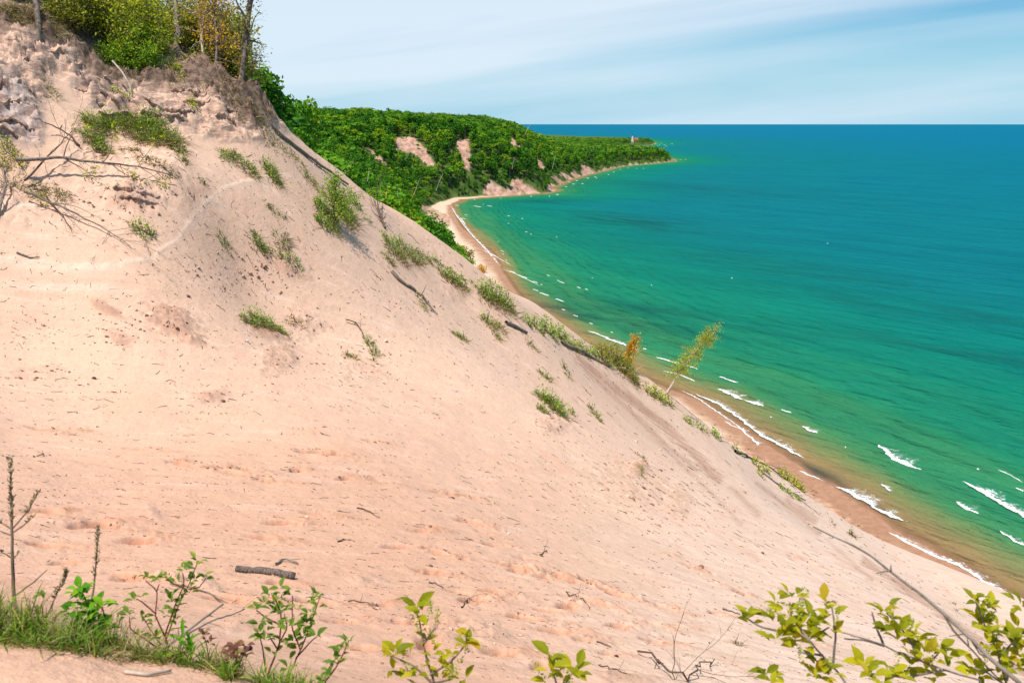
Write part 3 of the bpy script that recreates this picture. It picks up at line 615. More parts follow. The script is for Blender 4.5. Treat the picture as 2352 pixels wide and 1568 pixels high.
for i, (pl, wd, h, dn) in enumerate(BREAK):
    mb = MB(); foam_strip(mb, pl, wd, h, dens=dn, seed=i + 1); V, Fq, _, A = mb.arrays()
    tag(obj_np('water_breaker', V, Fq, [M_FOAM], smooth=True, attrs=dict(a=A)), kind='structure')
fk = np.random.default_rng(8)
FLECK = [(1096, 475, 20), (1124, 474, 9), (1070, 495, 9), (1065, 503, 8), (1168, 497, 5), (1200, 503, 6), (1168, 514, 4), (1209, 534, 6), (1219, 539, 4), (1278, 545, 3), (1144, 556, 3), (1153, 578, 10), (1155, 585, 6), (1162, 599, 9), (1259, 634, 6), (1229, 649, 12), (1243, 655, 5), (1290, 650, 12), (1282, 646, 5), (1200, 637, 20),
         (1177, 626, 10), (1497, 656, 3), (1338, 423, 6), (1317, 424, 8), (1306, 418, 7), (1370, 410, 5), (1367, 407, 6), (1350, 410, 7), (1443, 387, 4), (1462, 388, 3), (1478, 388, 3), (1398, 402, 4), (1410, 396, 5), (1425, 390, 5), (1549, 368, 4), (1563, 368, 4), (1553, 371, 4), (1575, 367, 3), (1505, 331, 5), (1519, 329.5, 5), (1543, 331, 4), (1526, 333, 4), (1530, 336, 5), (1510, 335, 5), (1515, 333, 4),
         (1284, 691, 20), (1329, 662, 9), (1347, 666, 9), (1322, 727, 12), (1294, 713, 9), (1357, 745, 10), (1405, 765, 5), (1249, 677, 20), (1230, 668, 12), (1481, 803, 10), (1050, 473, 7), (1110, 470, 5), (1280, 448, 7), (1262, 452, 4), (1220, 452, 6), (1150, 456, 5), (1090, 459, 6), (1300, 430, 6), (1325, 416, 6), (1770, 960, 3), (1940, 1030, 3), (2245, 1080, 4), (1600, 806, 3), (1360, 640, 2), (1680, 640, 2), (1900, 560, 2)]
mb = MB()
for i, (cx, cy, w) in enumerate(FLECK):
    w = w * fk.uniform(.7, 1.4)
    t = 80 / -ray(cx, cy)[2]; sl = .34 if cy > 540 else (.15 if cy > 460 else 0.02)
    foam_strip(mb, [(cx - w * .5, cy - w * sl * .5), (cx, cy), (cx + w * .5, cy + w * sl * .5)], max(1.6, min(w * .28 * t / FPX * 2.4, 8)), .5 if t < 900 else .8, dens=.0, seed=i + 40)
V, Fq, _, A = mb.arrays()
tag(obj_np('foam', V, Fq, [M_FOAM], smooth=True, attrs=dict(a=A)), kind='stuff')
# ------------------------------------------------------------------ woods on the headland
GREENS = [(.0, (.020, .085, .010)), (.3, (.050, .165, .014)), (.58, (.095, .25, .016)), (.82, (.155, .32, .016)), (.95, (.27, .36, .015)), (1.0, (.38, .28, .015))]
M_WOOD = leaf_mat('wood_leaves', GREENS, .25, 0.0, .04)
M_TREE = leaf_mat('tree_leaves', GREENS, .25, .62, .04)
M_NEEDLE = leaf_mat('needles', [(0, (.012, .040, .008)), (.6, (.024, .075, .012)), (1, (.05, .11, .014))], .12, .5, .04)
M_TRUNK = bark_mat('pale_trunk', (.42, .38, .33), (.20, .17, .14), 3)
M_TRUNKD = bark_mat('dark_trunk', (.13, .10, .08), (.07, .055, .045), 3)
def crown_cards(g, n, blobs, size, jit=.35):
    """leaf clumps spread through several uneven lumps; returns centres, axes, facings, sizes"""
    w = np.array([b[3] ** 2 for b in blobs]); ch = g.choice(len(blobs), n, p=w / w.sum())
    B = np.array(blobs)[ch]; d = norm(g.normal(size=(n, 3))); d[:, 2] = np.where(d[:, 2] < -.35, -d[:, 2] * .6, d[:, 2])
    r = (g.random(n) ** .35)[:, None]
    P = B[:, :3] + d * B[:, 3:4] * r * np.stack([np.ones(n), np.ones(n), B[:, 4]], 1)
    N = norm(d + g.normal(size=(n, 3)) * .45); D = norm(np.cross(N, g.normal(size=(n, 3))))
    return P, D, N, size * (1 - jit + 2 * jit * g.random(n))
def tree_mesh(kind, g, n, cs):
    """unit tree, 1 m tall per metre of scale 1 = about 18 m high when scaled; built at real size"""
    mb = MB()
    if kind == 'broad':
        H = 18; R0 = g.uniform(3.6, 4.6)
        bl = [(0, 0, 12.4, R0 * .8, 1.15)] + [(math.cos(a) * R0 * .55 * g.uniform(.7, 1.2), math.sin(a) * R0 * .55 * g.uniform(.7, 1.2), g.uniform(7, 14.5), R0 * g.uniform(.42, .62), g.uniform(.8, 1.1)) for a in np.arange(7) * .9 + g.random()]
        tube(mb, wander((0, 0, -1.5), (g.normal(0, .03), g.normal(0, .03), 1), 13, 6, .03, g), np.linspace(.26, .08, 7), 5, 1)
    elif kind == 'slim':
        H = 16; R0 = g.uniform(1.7, 2.3)
        bl = [(g.normal(0, .35), g.normal(0, .35), z, R0 * (1.05 - abs(z - 9) / 11), 1.1) for z in np.linspace(4.5, 15, 8)]
        tube(mb, wander((0, 0, -1.5), (g.normal(0, .05), g.normal(0, .05), 1), 14, 6, .03, g), np.linspace(.17, .04, 7), 5, 1)
    else:
        H = 18; bl = []
        P = []; D = []; N = []
        lv = int(n / 11)
        for i in range(lv):
            z = 1.2 + 16.5 * i / lv; rad = (1 - i / lv) ** .85 * g.uniform(2.1, 2.6) + .15
            k = 11; a = g.random(k) * 6.283; rr_ = rad * (.35 + .65 * g.random(k))
            P.append(np.stack([np.cos(a) * rr_ * .25, np.sin(a) * rr_ * .25, np.full(k, z) + g.normal(0, .2, k)], 1))
            D.append(np.stack([np.cos(a), np.sin(a), np.full(k, -.28)], 1) * rr_[:, None])
        P = np.concatenate(P); D = np.concatenate(D); Ln = np.linalg.norm(D, axis=1)
        quads(mb, P, norm(D), np.tile([0, 0, 1.], (len(P), 1)) + g.normal(size=(len(P), 3)) * .45, Ln + .3, Ln * .55 + .25, 0, g.random(len(P)))
        tube(mb, [(0, 0, -1.5), (0, 0, 8), (0, 0, 17.9)], [.2, .12, .03], 5, 1)
        return mb
    P, D, N, S = crown_cards(g, n, bl, cs)
    quads(mb, P - D * S[:, None] * .5, D, N, S, S * .8, 0, g.random(n))
    return mb
g3 = np.random.default_rng(21)
# where trees stand
cand = []
def scatter(x0, x1, y0, y1, step):
    xs, ys = np.meshgrid(np.arange(x0, x1, step), np.arange(y0, y1, step)); xs = xs.ravel() + g3.uniform(-.48, .48, xs.size) * step; ys = ys.ravel() + g3.uniform(-.48, .48, ys.size) * step; return xs, ys
for (x0, x1, y0, y1, st) in [(-330, 60, 95, 700, 7.0), (-420, 140, 700, 1150, 7.6), (-260, 420, 1150, 1900, 8.0), (60, 680, 1900, 3700, 12.0)]:
    xs, ys = scatter(x0, x1, y0, y1, st); cand.append(np.stack([xs, ys, np.full(len(xs), st)], 1))
cand = np.concatenate(cand); cx, cy = cand[:, 0], cand[:, 1]
cd = coast_d(cx, cy)
bwid = np.interp(cy, [100, 300, 600, 800, 900, 940, 2000], [20, 26, 38, 26, 7, 3.5, 3])
ok = cd > bwid
cand, cx, cy, cd = cand[ok], cx[ok], cy[ok], cd[ok]
cz = ground(cx, cy, cd)
hh = np.where(cy < 1150, g3.uniform(10, 23, len(cx)), g3.uniform(12, 20, len(cx))) * np.where(cd - bwid[ok] < 14, .6, 1.0) * np.where(cy > 2100, .72, 1.0)
_ux = CX + FPX * cx / (cy * CP - cz * SP); hh = np.where((np.abs(_ux - 1453) < 9) & (cy > 2300) & (cy < 3300), hh * .5, hh)
qx, qy, qf = project(np.stack([cx, cy, cz + hh * .85], -1)); bx, by, _ = project(np.stack([cx, cy, cz], -1)); mx_, my_, _ = project(np.stack([cx, cy, cz + hh * .45], -1))
vis = (qx > 520) & (qx < 1620) & ~((qf < 640) & (qx > np.interp(qy, [470, 500, 590], [1000, 1022, 1052])))
for poly in SCARS:
    ins = inpoly(bx, by, poly) | inpoly(mx_, my_, poly) | inpoly(qx, qy + 2, poly)
    few = ins & (g3.random(len(cx)) < .10); hh = np.where(few, hh * .35, hh)
    vis &= ~(ins & ~few)
# hidden behind the dune or behind the brow of the headland: sample the land along the line of sight
tt = np.linspace(.03, .985, 90)
G0 = np.stack([cx, cy, cz + hh], -1)
blk = np.zeros(len(cx), bool)
idx = np.where(vis)[0]
for f in tt:
    q = G0[idx] * f; r = np.hypot(q[:, 0], q[:, 1]); u_ = (r > 25)
    zz = np.full(len(idx), -999.)
    m = u_ & (r < 200)
    if m.any(): zz[m] = surf(q[m, 0], q[m, 1])
    m = u_ & (r >= 200)
    if m.any():
        ia = np.clip(np.round(np.interp(np.arctan2(q[m, 0], q[m, 1]), fa, np.arange(len(fa)))).astype(int), 0, len(fa) - 1); ir = np.clip(np.round(np.interp(r[m], frr, np.arange(len(frr)))).astype(int), 0, len(frr) - 1)
        zz[m] = FZ.reshape(len(frr), len(fa))[ir, ia] + 3
    blk[idx] |= zz > q[:, 2]
vis &= ~blk
sel = np.where(vis)[0]
size = hh[sel] / qf[sel]
shade = .5 + .5 * fbm(cx / 90, cy / 90, 3) + .36 * g3.normal(size=len(cx))
kind = np.where(g3.random(len(cx)) < np.where(cd - bwid[ok] < 60, .13, .04) + (cy > 1250) * .26, 2, np.where(g3.random(len(cx)) < np.interp(cd, [0, 60, 130, 200], [.55, .5, .15, .1]), 1, 0))
order = sel[np.argsort(-size)]
N_IND = 290
KN = ['broad', 'slim', 'conifer']; KNAME = ['broadleaf_tree', 'slender_tree', 'conifer_tree']
# prototypes with their own crown and trunk
ZONES = [(330, 'on the steep wooded slope just behind the dune ridge'), (620, 'on the wooded hillside above the curved beach'), (1e9, 'on the far wooded bluff beyond the bay')]
KL = ['rounded bright green broadleaf tree', 'slender pale-trunked green tree', 'dark pointed conifer tree']
protos = {}
for k in range(3):
    protos[k] = []
    for j in range((4, 3, 2)[k]):
        mbp = tree_mesh(KN[k], g3, (420, 300, 300)[k], (1.15, .85, 1)[k]); V, Fq, mi, rn = mbp.arrays()
        parts = []
        for m_, nm in ((0, 'crown'), (1, 'trunk')):
            f = Fq[mi == m_]; used = np.unique(f[f >= 0]); re = np.full(len(V), -1); re[used] = np.arange(len(used))
            parts.append((nm, mesh_np(KNAME[k] + '_' + nm, V[used], np.where(f < 0, -1, re[f]), [((M_TREE, M_TREE, M_NEEDLE)[k], (M_TRUNKD, M_TRUNK, M_TRUNKD)[k])[m_]], attrs={'rnd': rn[used]})))
        protos[k].append(parts)
near_protos = []
for kd, nn, cc in (('broad', 3200, .55), ('broad', 3200, .55), ('slim', 2200, .42)):
    V, Fq, mi, rn = tree_mesh(kd, g3, nn, cc).arrays(); parts = []
    for m_, nm in ((0, 'crown'), (1, 'trunk')):
        f = Fq[mi == m_]; used = np.unique(f[f >= 0]); re = np.full(len(V), -1); re[used] = np.arange(len(used))
        parts.append((nm, mesh_np('near_broadleaf_' + nm, V[used], np.where(f < 0, -1, re[f]), [(M_TREE, M_TRUNKD)[m_]], attrs={'rnd': rn[used]})))
    near_protos.append((parts, V[:, 2].max()))
for i in order[:N_IND]:
    k = int(kind[i]); o = empty(KNAME[k], (cx[i], cy[i], cz[i])); sc_ = hh[i] / (18, 16, 18)[k]
    o.scale = (sc_ * g3.uniform(.9, 1.4), sc_ * g3.uniform(.9, 1.4), sc_); o.rotation_euler = (g3.normal(0, .03), g3.normal(0, .03), g3.uniform(0, 6.28))
    zl = next(t_ for lim, t_ in ZONES if qf[i] < lim)
    tag(o, KL[k] + ' ' + zl, 'tree', KL[k] + 's ' + zl)
    use = protos[k][g3.integers(len(protos[k]))] if k == 2 or qf[i] > 330 else near_protos[2 if k == 1 else g3.integers(2)][0]
    for nm, me in use: link(bpy.data.objects.new(nm, me), o)
# everything farther off reads as one wood
lod = []
for (n, cs) in ((230, 1.5), (90, 2.3)):
    lod.append({k: [tree_mesh(KN[k], g3, n if k != 2 else int(n * .7), (cs, cs * .72, cs)[k]).arrays() for _ in range(4)] for k in range(3)})
VV = []; FF = []; MI = []; RN = []; nv = 0
for i in order[N_IND:]:
    k = int(kind[i]); V, Fq, mi, rn = lod[0 if qf[i] < 1400 else 1][k][g3.integers(4)]
    s_ = hh[i] / (18, 16, 18)[k]; a = g3.uniform(0, 6.28); c, sn = math.cos(a), math.sin(a); w_ = s_ * g3.uniform(.85, 1.5) * (1.15 if cand[i, 2] < 8 else (1.25 if cand[i, 2] < 9 else 1.6)) * (1 if k != 2 else .8)
    VV.append(np.stack([(V[:, 0] * c - V[:, 1] * sn) * w_ + cx[i], (V[:, 0] * sn + V[:, 1] * c) * w_ + cy[i], V[:, 2] * s_ + cz[i]], 1))
    FF.append(np.where(Fq < 0, -1, Fq + nv)); MI.append(np.where(mi == 1, 2, 1 if k == 2 else 0)); nv += len(V)
    RN.append(np.clip(.2 * rn + .8 * np.clip(shade[i], .02, .98), 0, 1))
tag(obj_np('distant_wood', np.concatenate(VV), np.concatenate(FF), [M_WOOD, M_NEEDLE, M_TRUNK], mi=np.concatenate(MI), attrs={'rnd': np.concatenate(RN)}), 'green wood covering the far headland and low points', 'wood', kind='stuff')
print('TREES', len(sel), 'wood verts', nv, 'far individual', qf[order[:N_IND]].max())

# dead birch trunks standing pale among the trees
def dead_trunk(px, py, px2, py2, t, label, rad):
    a = pt(px, py, t); b = pt(px2, py2, t); a[2] -= 2
    mb = MB(); tube(mb, wander(a, b - a, np.linalg.norm(b - a), 6, .03, g3), np.linspace(rad, rad * .3, 7), 5)
    for q in range(2): tube(mb, wander(a + (b - a) * (.55 + .2 * q), (b - a) / np.linalg.norm(b - a) + g3.normal(0, .5, 3), np.linalg.norm(b - a) * .25, 3, .15, g3), np.linspace(rad * .4, rad * .1, 4), 4)
    o = mb.build('dead_tree', [M_PALE]); return tag(o, label, 'dead tree')
s = NT('pale_dead_wood'); M_PALE = s.base(s.mix(s.range(s.noise(s.map(s.obj(), (1, 1, .3)), 9, 4), .4, .6), (.40, .33, .26), (.56, .48, .39)), .9, .1)
dead_trunk(1459 - 253, 306, 1471 - 253, 283, 930, 'bare pale dead trunk leaning at the top edge of the headland', .22)
dead_trunk(950, 436, 966, 410, 330, 'bare grey dead trunk leaning right on the wooded hillside', .12)
dead_trunk(1001, 428, 1016, 398, 345, 'thin white dead trunk rising from the trees left of the beach end', .12)
for (a, b, c, d, t, lab, r_) in [(799, 388, 808, 368, 420, 'thin white dead trunk left of the largest bare scar', .13), (843, 408, 850, 386, 400, 'forked white dead trunk below the narrow bare streak', .14), (874, 440, 872, 420, 380, 'upright white dead trunk low on the wooded hillside', .11), (914, 450, 912, 430, 360, 'short white dead trunk nearest the beach sand', .11), (1269, 384, 1275, 350, 1050, 'pale dead trunk on the headland above the low cliffs', .25), (1176, 385, 1180, 362, 930, 'pale snag among dark conifers on the headland', .2)]:
    dead_trunk(a, b, c, d, t, lab, r_)
# lighthouse on the farther point
lp = pt(1453, 322, 3150); lz = float(ground(np.array([lp[0]]), np.array([lp[1]]))[0])
top = pt(1453, 309, 3150)[2]; Ht = top - lz
L_ = empty('lighthouse', (lp[0], lp[1], lz))
def flat(name, c, rough=.7):
    s = NT(name); n = s.noise(s.obj(), .6, 4); return s.base(s.mix(s.range(n, .3, .7), c, tuple(q * .85 for q in c)), rough, .2)
M_WHITE, M_BLACK, M_RED = flat('white_paint', (.84, .83, .80)), flat('black_iron', (.02, .02, .022)), flat('red_roof', (.42, .10, .07))
M_BRICK = flat('brick_wall', (.36, .16, .11)); M_PANE = flat('window_glass', (.05, .06, .08), .15)
def lathe(name, prof, mat, parent, k=20):
    V = [(r * math.cos(i * 2 * math.pi / k), r * math.sin(i * 2 * math.pi / k), z) for r, z in prof for i in range(k)]
    Fq = [(a * k + i, a * k + (i + 1) % k, (a + 1) * k + (i + 1) % k, (a + 1) * k + i) for a in range(len(prof) - 1) for i in range(k)]
    return obj_np(name, V, Fq, [mat], parent, smooth=True)
def box(mb, c, s_, rz=0.0, m=0):
    c = np.array(c, float); x, y, z = np.array(s_, float) / 2
    V = np.array([(i * x, j * y, k * z) for k in (-1, 1) for j in (-1, 1) for i in (-1, 1)]); co, si = math.cos(rz), math.sin(rz)
    V = np.stack([V[:, 0] * co - V[:, 1] * si, V[:, 0] * si + V[:, 1] * co, V[:, 2]], 1) + c
    mb.add(V, [(0, 2, 3, 1), (4, 5, 7, 6), (0, 1, 5, 4), (2, 6, 7, 3), (0, 4, 6, 2), (1, 3, 7, 5)], m)
lathe('tower', [(5.4, 0), (5.2, 2), (3.4, Ht * .80), (3.5, Ht * .815), (3.7, Ht * .83), (0, Ht * .832)], M_WHITE, L_)
gal = lathe('gallery', [(3.7, Ht * .833), (3.7, Ht * .845), (2.0, Ht * .846)], M_BLACK, L_)
lathe('railing', [(3.6, Ht * .872), (3.7, Ht * .872), (3.7, Ht * .877), (3.6, Ht * .877), (3.6, Ht * .872)], M_BLACK, gal)
lathe('lantern', [(2.1, Ht * .847), (2.1, Ht * .875), (1.95, Ht * .876), (1.95, Ht * .93), (2.2, Ht * .932)], M_BLACK, L_)
lathe('lantern_roof', [(2.5, Ht * .933), (1.4, Ht * .968), (.35, Ht * .985), (.3, Ht), (0, Ht)], M_BLACK, L_)
for q in range(3):
    mb = MB(); box(mb, (0.2 * q - .3, -(4.75 - .45 * q), Ht * (.3 + .2 * q)), (1.0, .5, 1.9)); mb.build('window', M_PANE, L_)
tag(L_, 'white lighthouse tower with black lantern above the trees of the far point', 'lighthouse')
hp = pt(1461, 322, 3160); hz_ = float(ground(np.array([hp[0]]), np.array([hp[1]]))[0])
h_ = empty('keeper_house', (hp[0], hp[1], hz_)); mb = MB(); box(mb, (0, 0, 5), (14, 11, 10)); mb.build('wall', M_BRICK, h_)
z0 = max(11.0, pt(1461, 317.2, 3160)[2] - hz_ - 6)
mb = MB(); box(mb, (0, 0, (10 + z0) / 2 - .2), (13.9, 10.9, max(z0 - 10, .5))); mb.add([(-7.6, -6, z0), (7.6, -6, z0), (7.6, 6, z0), (-7.6, 6, z0), (-7.6, 0, z0 + 6), (7.6, 0, z0 + 6)], [(0, 1, 5, 4), (3, 4, 5, 2), (0, 4, 3, -1), (1, 2, 5, -1), (0, 3, 2, 1)])
mb.build('roof', M_RED, h_)
tag(h_, 'red roofed house half hidden in trees beside the lighthouse', 'house')
for k, (a, b, t) in enumerate([(592, 208, 104), (615, 224, 116), (640, 238, 130), (662, 246, 142), (690, 250, 160)]):
    parts, tz = near_protos[k % 2]; tz -= 1.2
    q = pt(a, b, t); z_ = float(ground(np.array([q[0]]), np.array([q[1]]))[0]); h_ = q[2] - z_; o = empty('broadleaf_tree', (q[0], q[1], z_)); s_ = h_ / tz
    o.scale = (min(s_, 1.15), min(s_, 1.15), s_); o.rotation_euler = (0, 0, g3.uniform(0, 6.28)); tag(o, 'bright green treetop showing just behind the end of the cliff and its ridge', 'tree', 'treetops right behind the cliff end')
    for nm, me in parts: link(bpy.data.objects.new(nm, me), o)
    print('NEARTREE', a, round(z_, 1), round(h_, 1), round(s_, 2))
# ------------------------------------------------------------------ plants on the dune
G4 = np.random.default_rng(99)
M_GRASS = leaf_mat('grass_blades', [(0, (0.068, 0.151, 0.008)), (.5, (0.115, 0.236, 0.012)), (.85, (0.203, 0.286, 0.020)), (1, (0.432, 0.387, 0.066))], .3, .0, .25)
M_STRAW = leaf_mat('dry_stems', [(0, (0.097, 0.062, 0.024)), (.45, (0.194, 0.135, 0.048)), (.8, (0.350, 0.268, 0.102)), (1, (0.506, 0.433, 0.184))], .15, .0, .15)
M_LEAF = leaf_mat('shrub_leaves', [(0, (0.072, 0.186, 0.009)), (.45, (0.158, 0.336, 0.011)), (.8, (0.301, 0.453, 0.014)), (1, (0.539, 0.556, 0.023))], .35, .0, .3)
M_OLIVE = leaf_mat('olive_leaves', [(0, (0.101, 0.122, 0.012)), (.5, (0.201, 0.230, 0.018)), (.8, (0.315, 0.315, 0.022)), (1, (0.473, 0.315, 0.031))], .35, .0, .3)
M_YELL = leaf_mat('yellow_green_leaves', [(0, (0.110, 0.151, 0.011)), (.35, (0.263, 0.333, 0.015)), (.75, (0.465, 0.524, 0.020)), (1, (0.727, 0.606, 0.029))], .35, .0, .3)
M_ORANGE = leaf_mat('orange_leaves', [(0, (0.378, 0.203, 0.016)), (.5, (0.567, 0.297, 0.016)), (1, (0.675, 0.459, 0.054))], .4, .0, .3)
M_AMBER = leaf_mat('amber_leaves', [(0, (.11, .10, .012)), (.5, (.22, .17, .014)), (.8, (.34, .23, .016)), (1, (.42, .22, .02))], .35, .0, .2)
M_TWIG = bark_mat('brown_twig', (.16, .11, .08), (.08, .055, .04), 30)
M_GREY = bark_mat('weathered_branch', (.27, .22, .185), (.13, .105, .085), 12)
M_BARK = bark_mat('trunk_bark', (.20, .16, .13), (.085, .066, .055), 7)
M_BIRCH = bark_mat('birch_bark', (.55, .45, .36), (.28, .21, .16), 5)
M_LOG = bark_mat('log_bark', (.19, .155, .13), (.06, .048, .042), 40)
M_REDST = bark_mat('red_stem', (.20, .045, .04), (.13, .04, .035), 40)
s = NT('root_soil'); nn_ = s.noise(s.geo(), 5, 5, .7)
M_SOIL = s.base(s.mix(s.range(nn_, .35, .65), (.095, .06, .042), (.27, .17, .12)), .95, .05, s.bump(nn_, 1, .1))
def up_at(n): return np.tile([0, 0, 1.], (n, 1))
def disk(px, py, r, n, g):
    """n points on the sand around a photo position, r in photo pixels"""
    p, t = on(px, py); rm = r * t / FPX
    a = g.random(n) * 6.283; q = np.sqrt(g.random(n)) * rm
    x, y = p[0] + np.cos(a) * q, p[1] + np.sin(a) * q
    return np.stack([x, y, surf(x, y)], 1), rm, t, p
def plant(name, label, cat, subs, grass=1.0, straw=.5, leaf=0.0, twigs=0, soil=0.0, h=1.0, mat=None, group=None, density=1.0, seed=0, lsize=1.0):
    """a clump: subs are (x, y, radius) in photo pixels; parts: blades, dry stems, leaves, twigs, root clump"""
    g = np.random.default_rng(seed + 1000); global rng; rng = g; h = h * 1.25; density *= 1.05; straw *= .62; leaf = leaf * 1.25 + .16 * (grass > .4); lsize *= 1.1; grass *= .8; straw *= .9
    p0, t0 = on(subs[0][0], subs[0][1]); o = empty(name, p0); off = -p0
    A, B, C, T, S = MB(), MB(), MB(), MB(), MB()
    for (px, py, r) in subs:
        area = math.pi * r * r; w = max(.012, 1.15 * t0 / FPX)
        n = int(area / 7 * grass * density) + (2 if grass else 0)
        if n > 1:
            P, rm, t, p = disk(px, py, r, n, g); D = norm(np.stack([(P[:, 0] - p[0]) / rm * .6, (P[:, 1] - p[1]) / rm * .6, np.ones(n)], 1) + g.normal(size=(n, 3)) * .3)
            blades(A, P + off - D * .05, D, rm * h * g.uniform(.35, 1.2, n), w * .95, 1.1)
        n = int(area / 7 * straw * density) + (2 if straw else 0)
        if n > 1:
            P, rm, t, p = disk(px, py + r * .25, r * 1.15, n, g); D = norm(np.stack([(P[:, 0] - p[0]) / rm, (P[:, 1] - p[1]) / rm, np.full(n, .55)], 1) + g.normal(size=(n, 3)) * .55)
            blades(B, P + off - D * .05, D, rm * h * g.uniform(.4, 1.1, n), w, 1.1)
        n = int(area / 9 * leaf * density)
        if n > 1:
            P, rm, t, p = disk(px, py, r * .95, n, g); hz_ = g.random(n) ** .7 * rm * h * 1.25 * np.sqrt(np.maximum(0.05, 1 - ((P[:, 0] - p[0]) ** 2 + (P[:, 1] - p[1]) ** 2) / (rm * 1.02) ** 2))
            lf = max(.035, 4.0 * t / FPX) * lsize * g.uniform(.7, 1.3, n)
            quads(C, P + np.stack([0 * hz_, 0 * hz_, hz_ + .02], 1) + off, norm(g.normal(size=(n, 3)) + np.array([0, 0, .3])), norm(g.normal(size=(n, 3)) * .8 + np.array([-.2, -.2, .9])), lf, lf * .62)
            k = max(3, int(n / 22))
            for q in g.choice(n, k): tube(T, wander(np.array([p[0] + (P[q, 0] - p[0]) * .25, p[1] + (P[q, 1] - p[1]) * .25, p[2] - .1]) + off, P[q] + [0, 0, hz_[q]] - p + [0, 0, .12], np.linalg.norm(P[q] + [0, 0, hz_[q]] - p) + .1, 4, .14, g), np.linspace(w * .8, w * .35, 5), 4)
        for q in range(int(twigs)):
            P, rm, t, p = disk(px, py, r * .6, 1, g); tube(T, wander(P[0] + off - [0, 0, .05], np.array([g.normal(0, .7), g.normal(0, .7), .9]), rm * h * g.uniform(.8, 1.7), 6, .22, g), np.linspace(w * .8, w * .25, 7), 4)
        if soil:
            P, rm, t, p = disk(px, py + r * .3, r * .8, max(5, int(9 * soil)), g)
            for q in P:
                a = rm * g.uniform(.26, .52) * soil; m_, n_ = 7, 9
                th, ph = np.meshgrid(np.linspace(.01, math.pi - .01, m_), np.arange(n_) * 2 * math.pi / n_, indexing='ij')
                d = np.stack([np.sin(th) * np.cos(ph), np.sin(th) * np.sin(ph), np.cos(th) * .75], -1).reshape(-1, 3)
                V = q + off - [0, 0, a * .25] + d * a * (1 + .35 * g.normal(size=(len(d), 1)))
                I = np.arange(m_ * n_).reshape(m_, n_); S.add(V, np.stack([I[:-1], I[1:], np.roll(I, -1, 1)[1:], np.roll(I, -1, 1)[:-1]], -1).reshape(-1, 4))
    if A.n: A.build('blades', M_GRASS, o)
    if B.n: B.build('dry_stems', M_STRAW, o)
    if C.n: C.build('foliage', mat or M_LEAF, o)
    if T.n: T.build('twigs', M_TWIG, o)
    if S.n: S.build('root_clump', M_SOIL, o)
    return tag(o, label, cat, group)
TF = 'grass_tuft'
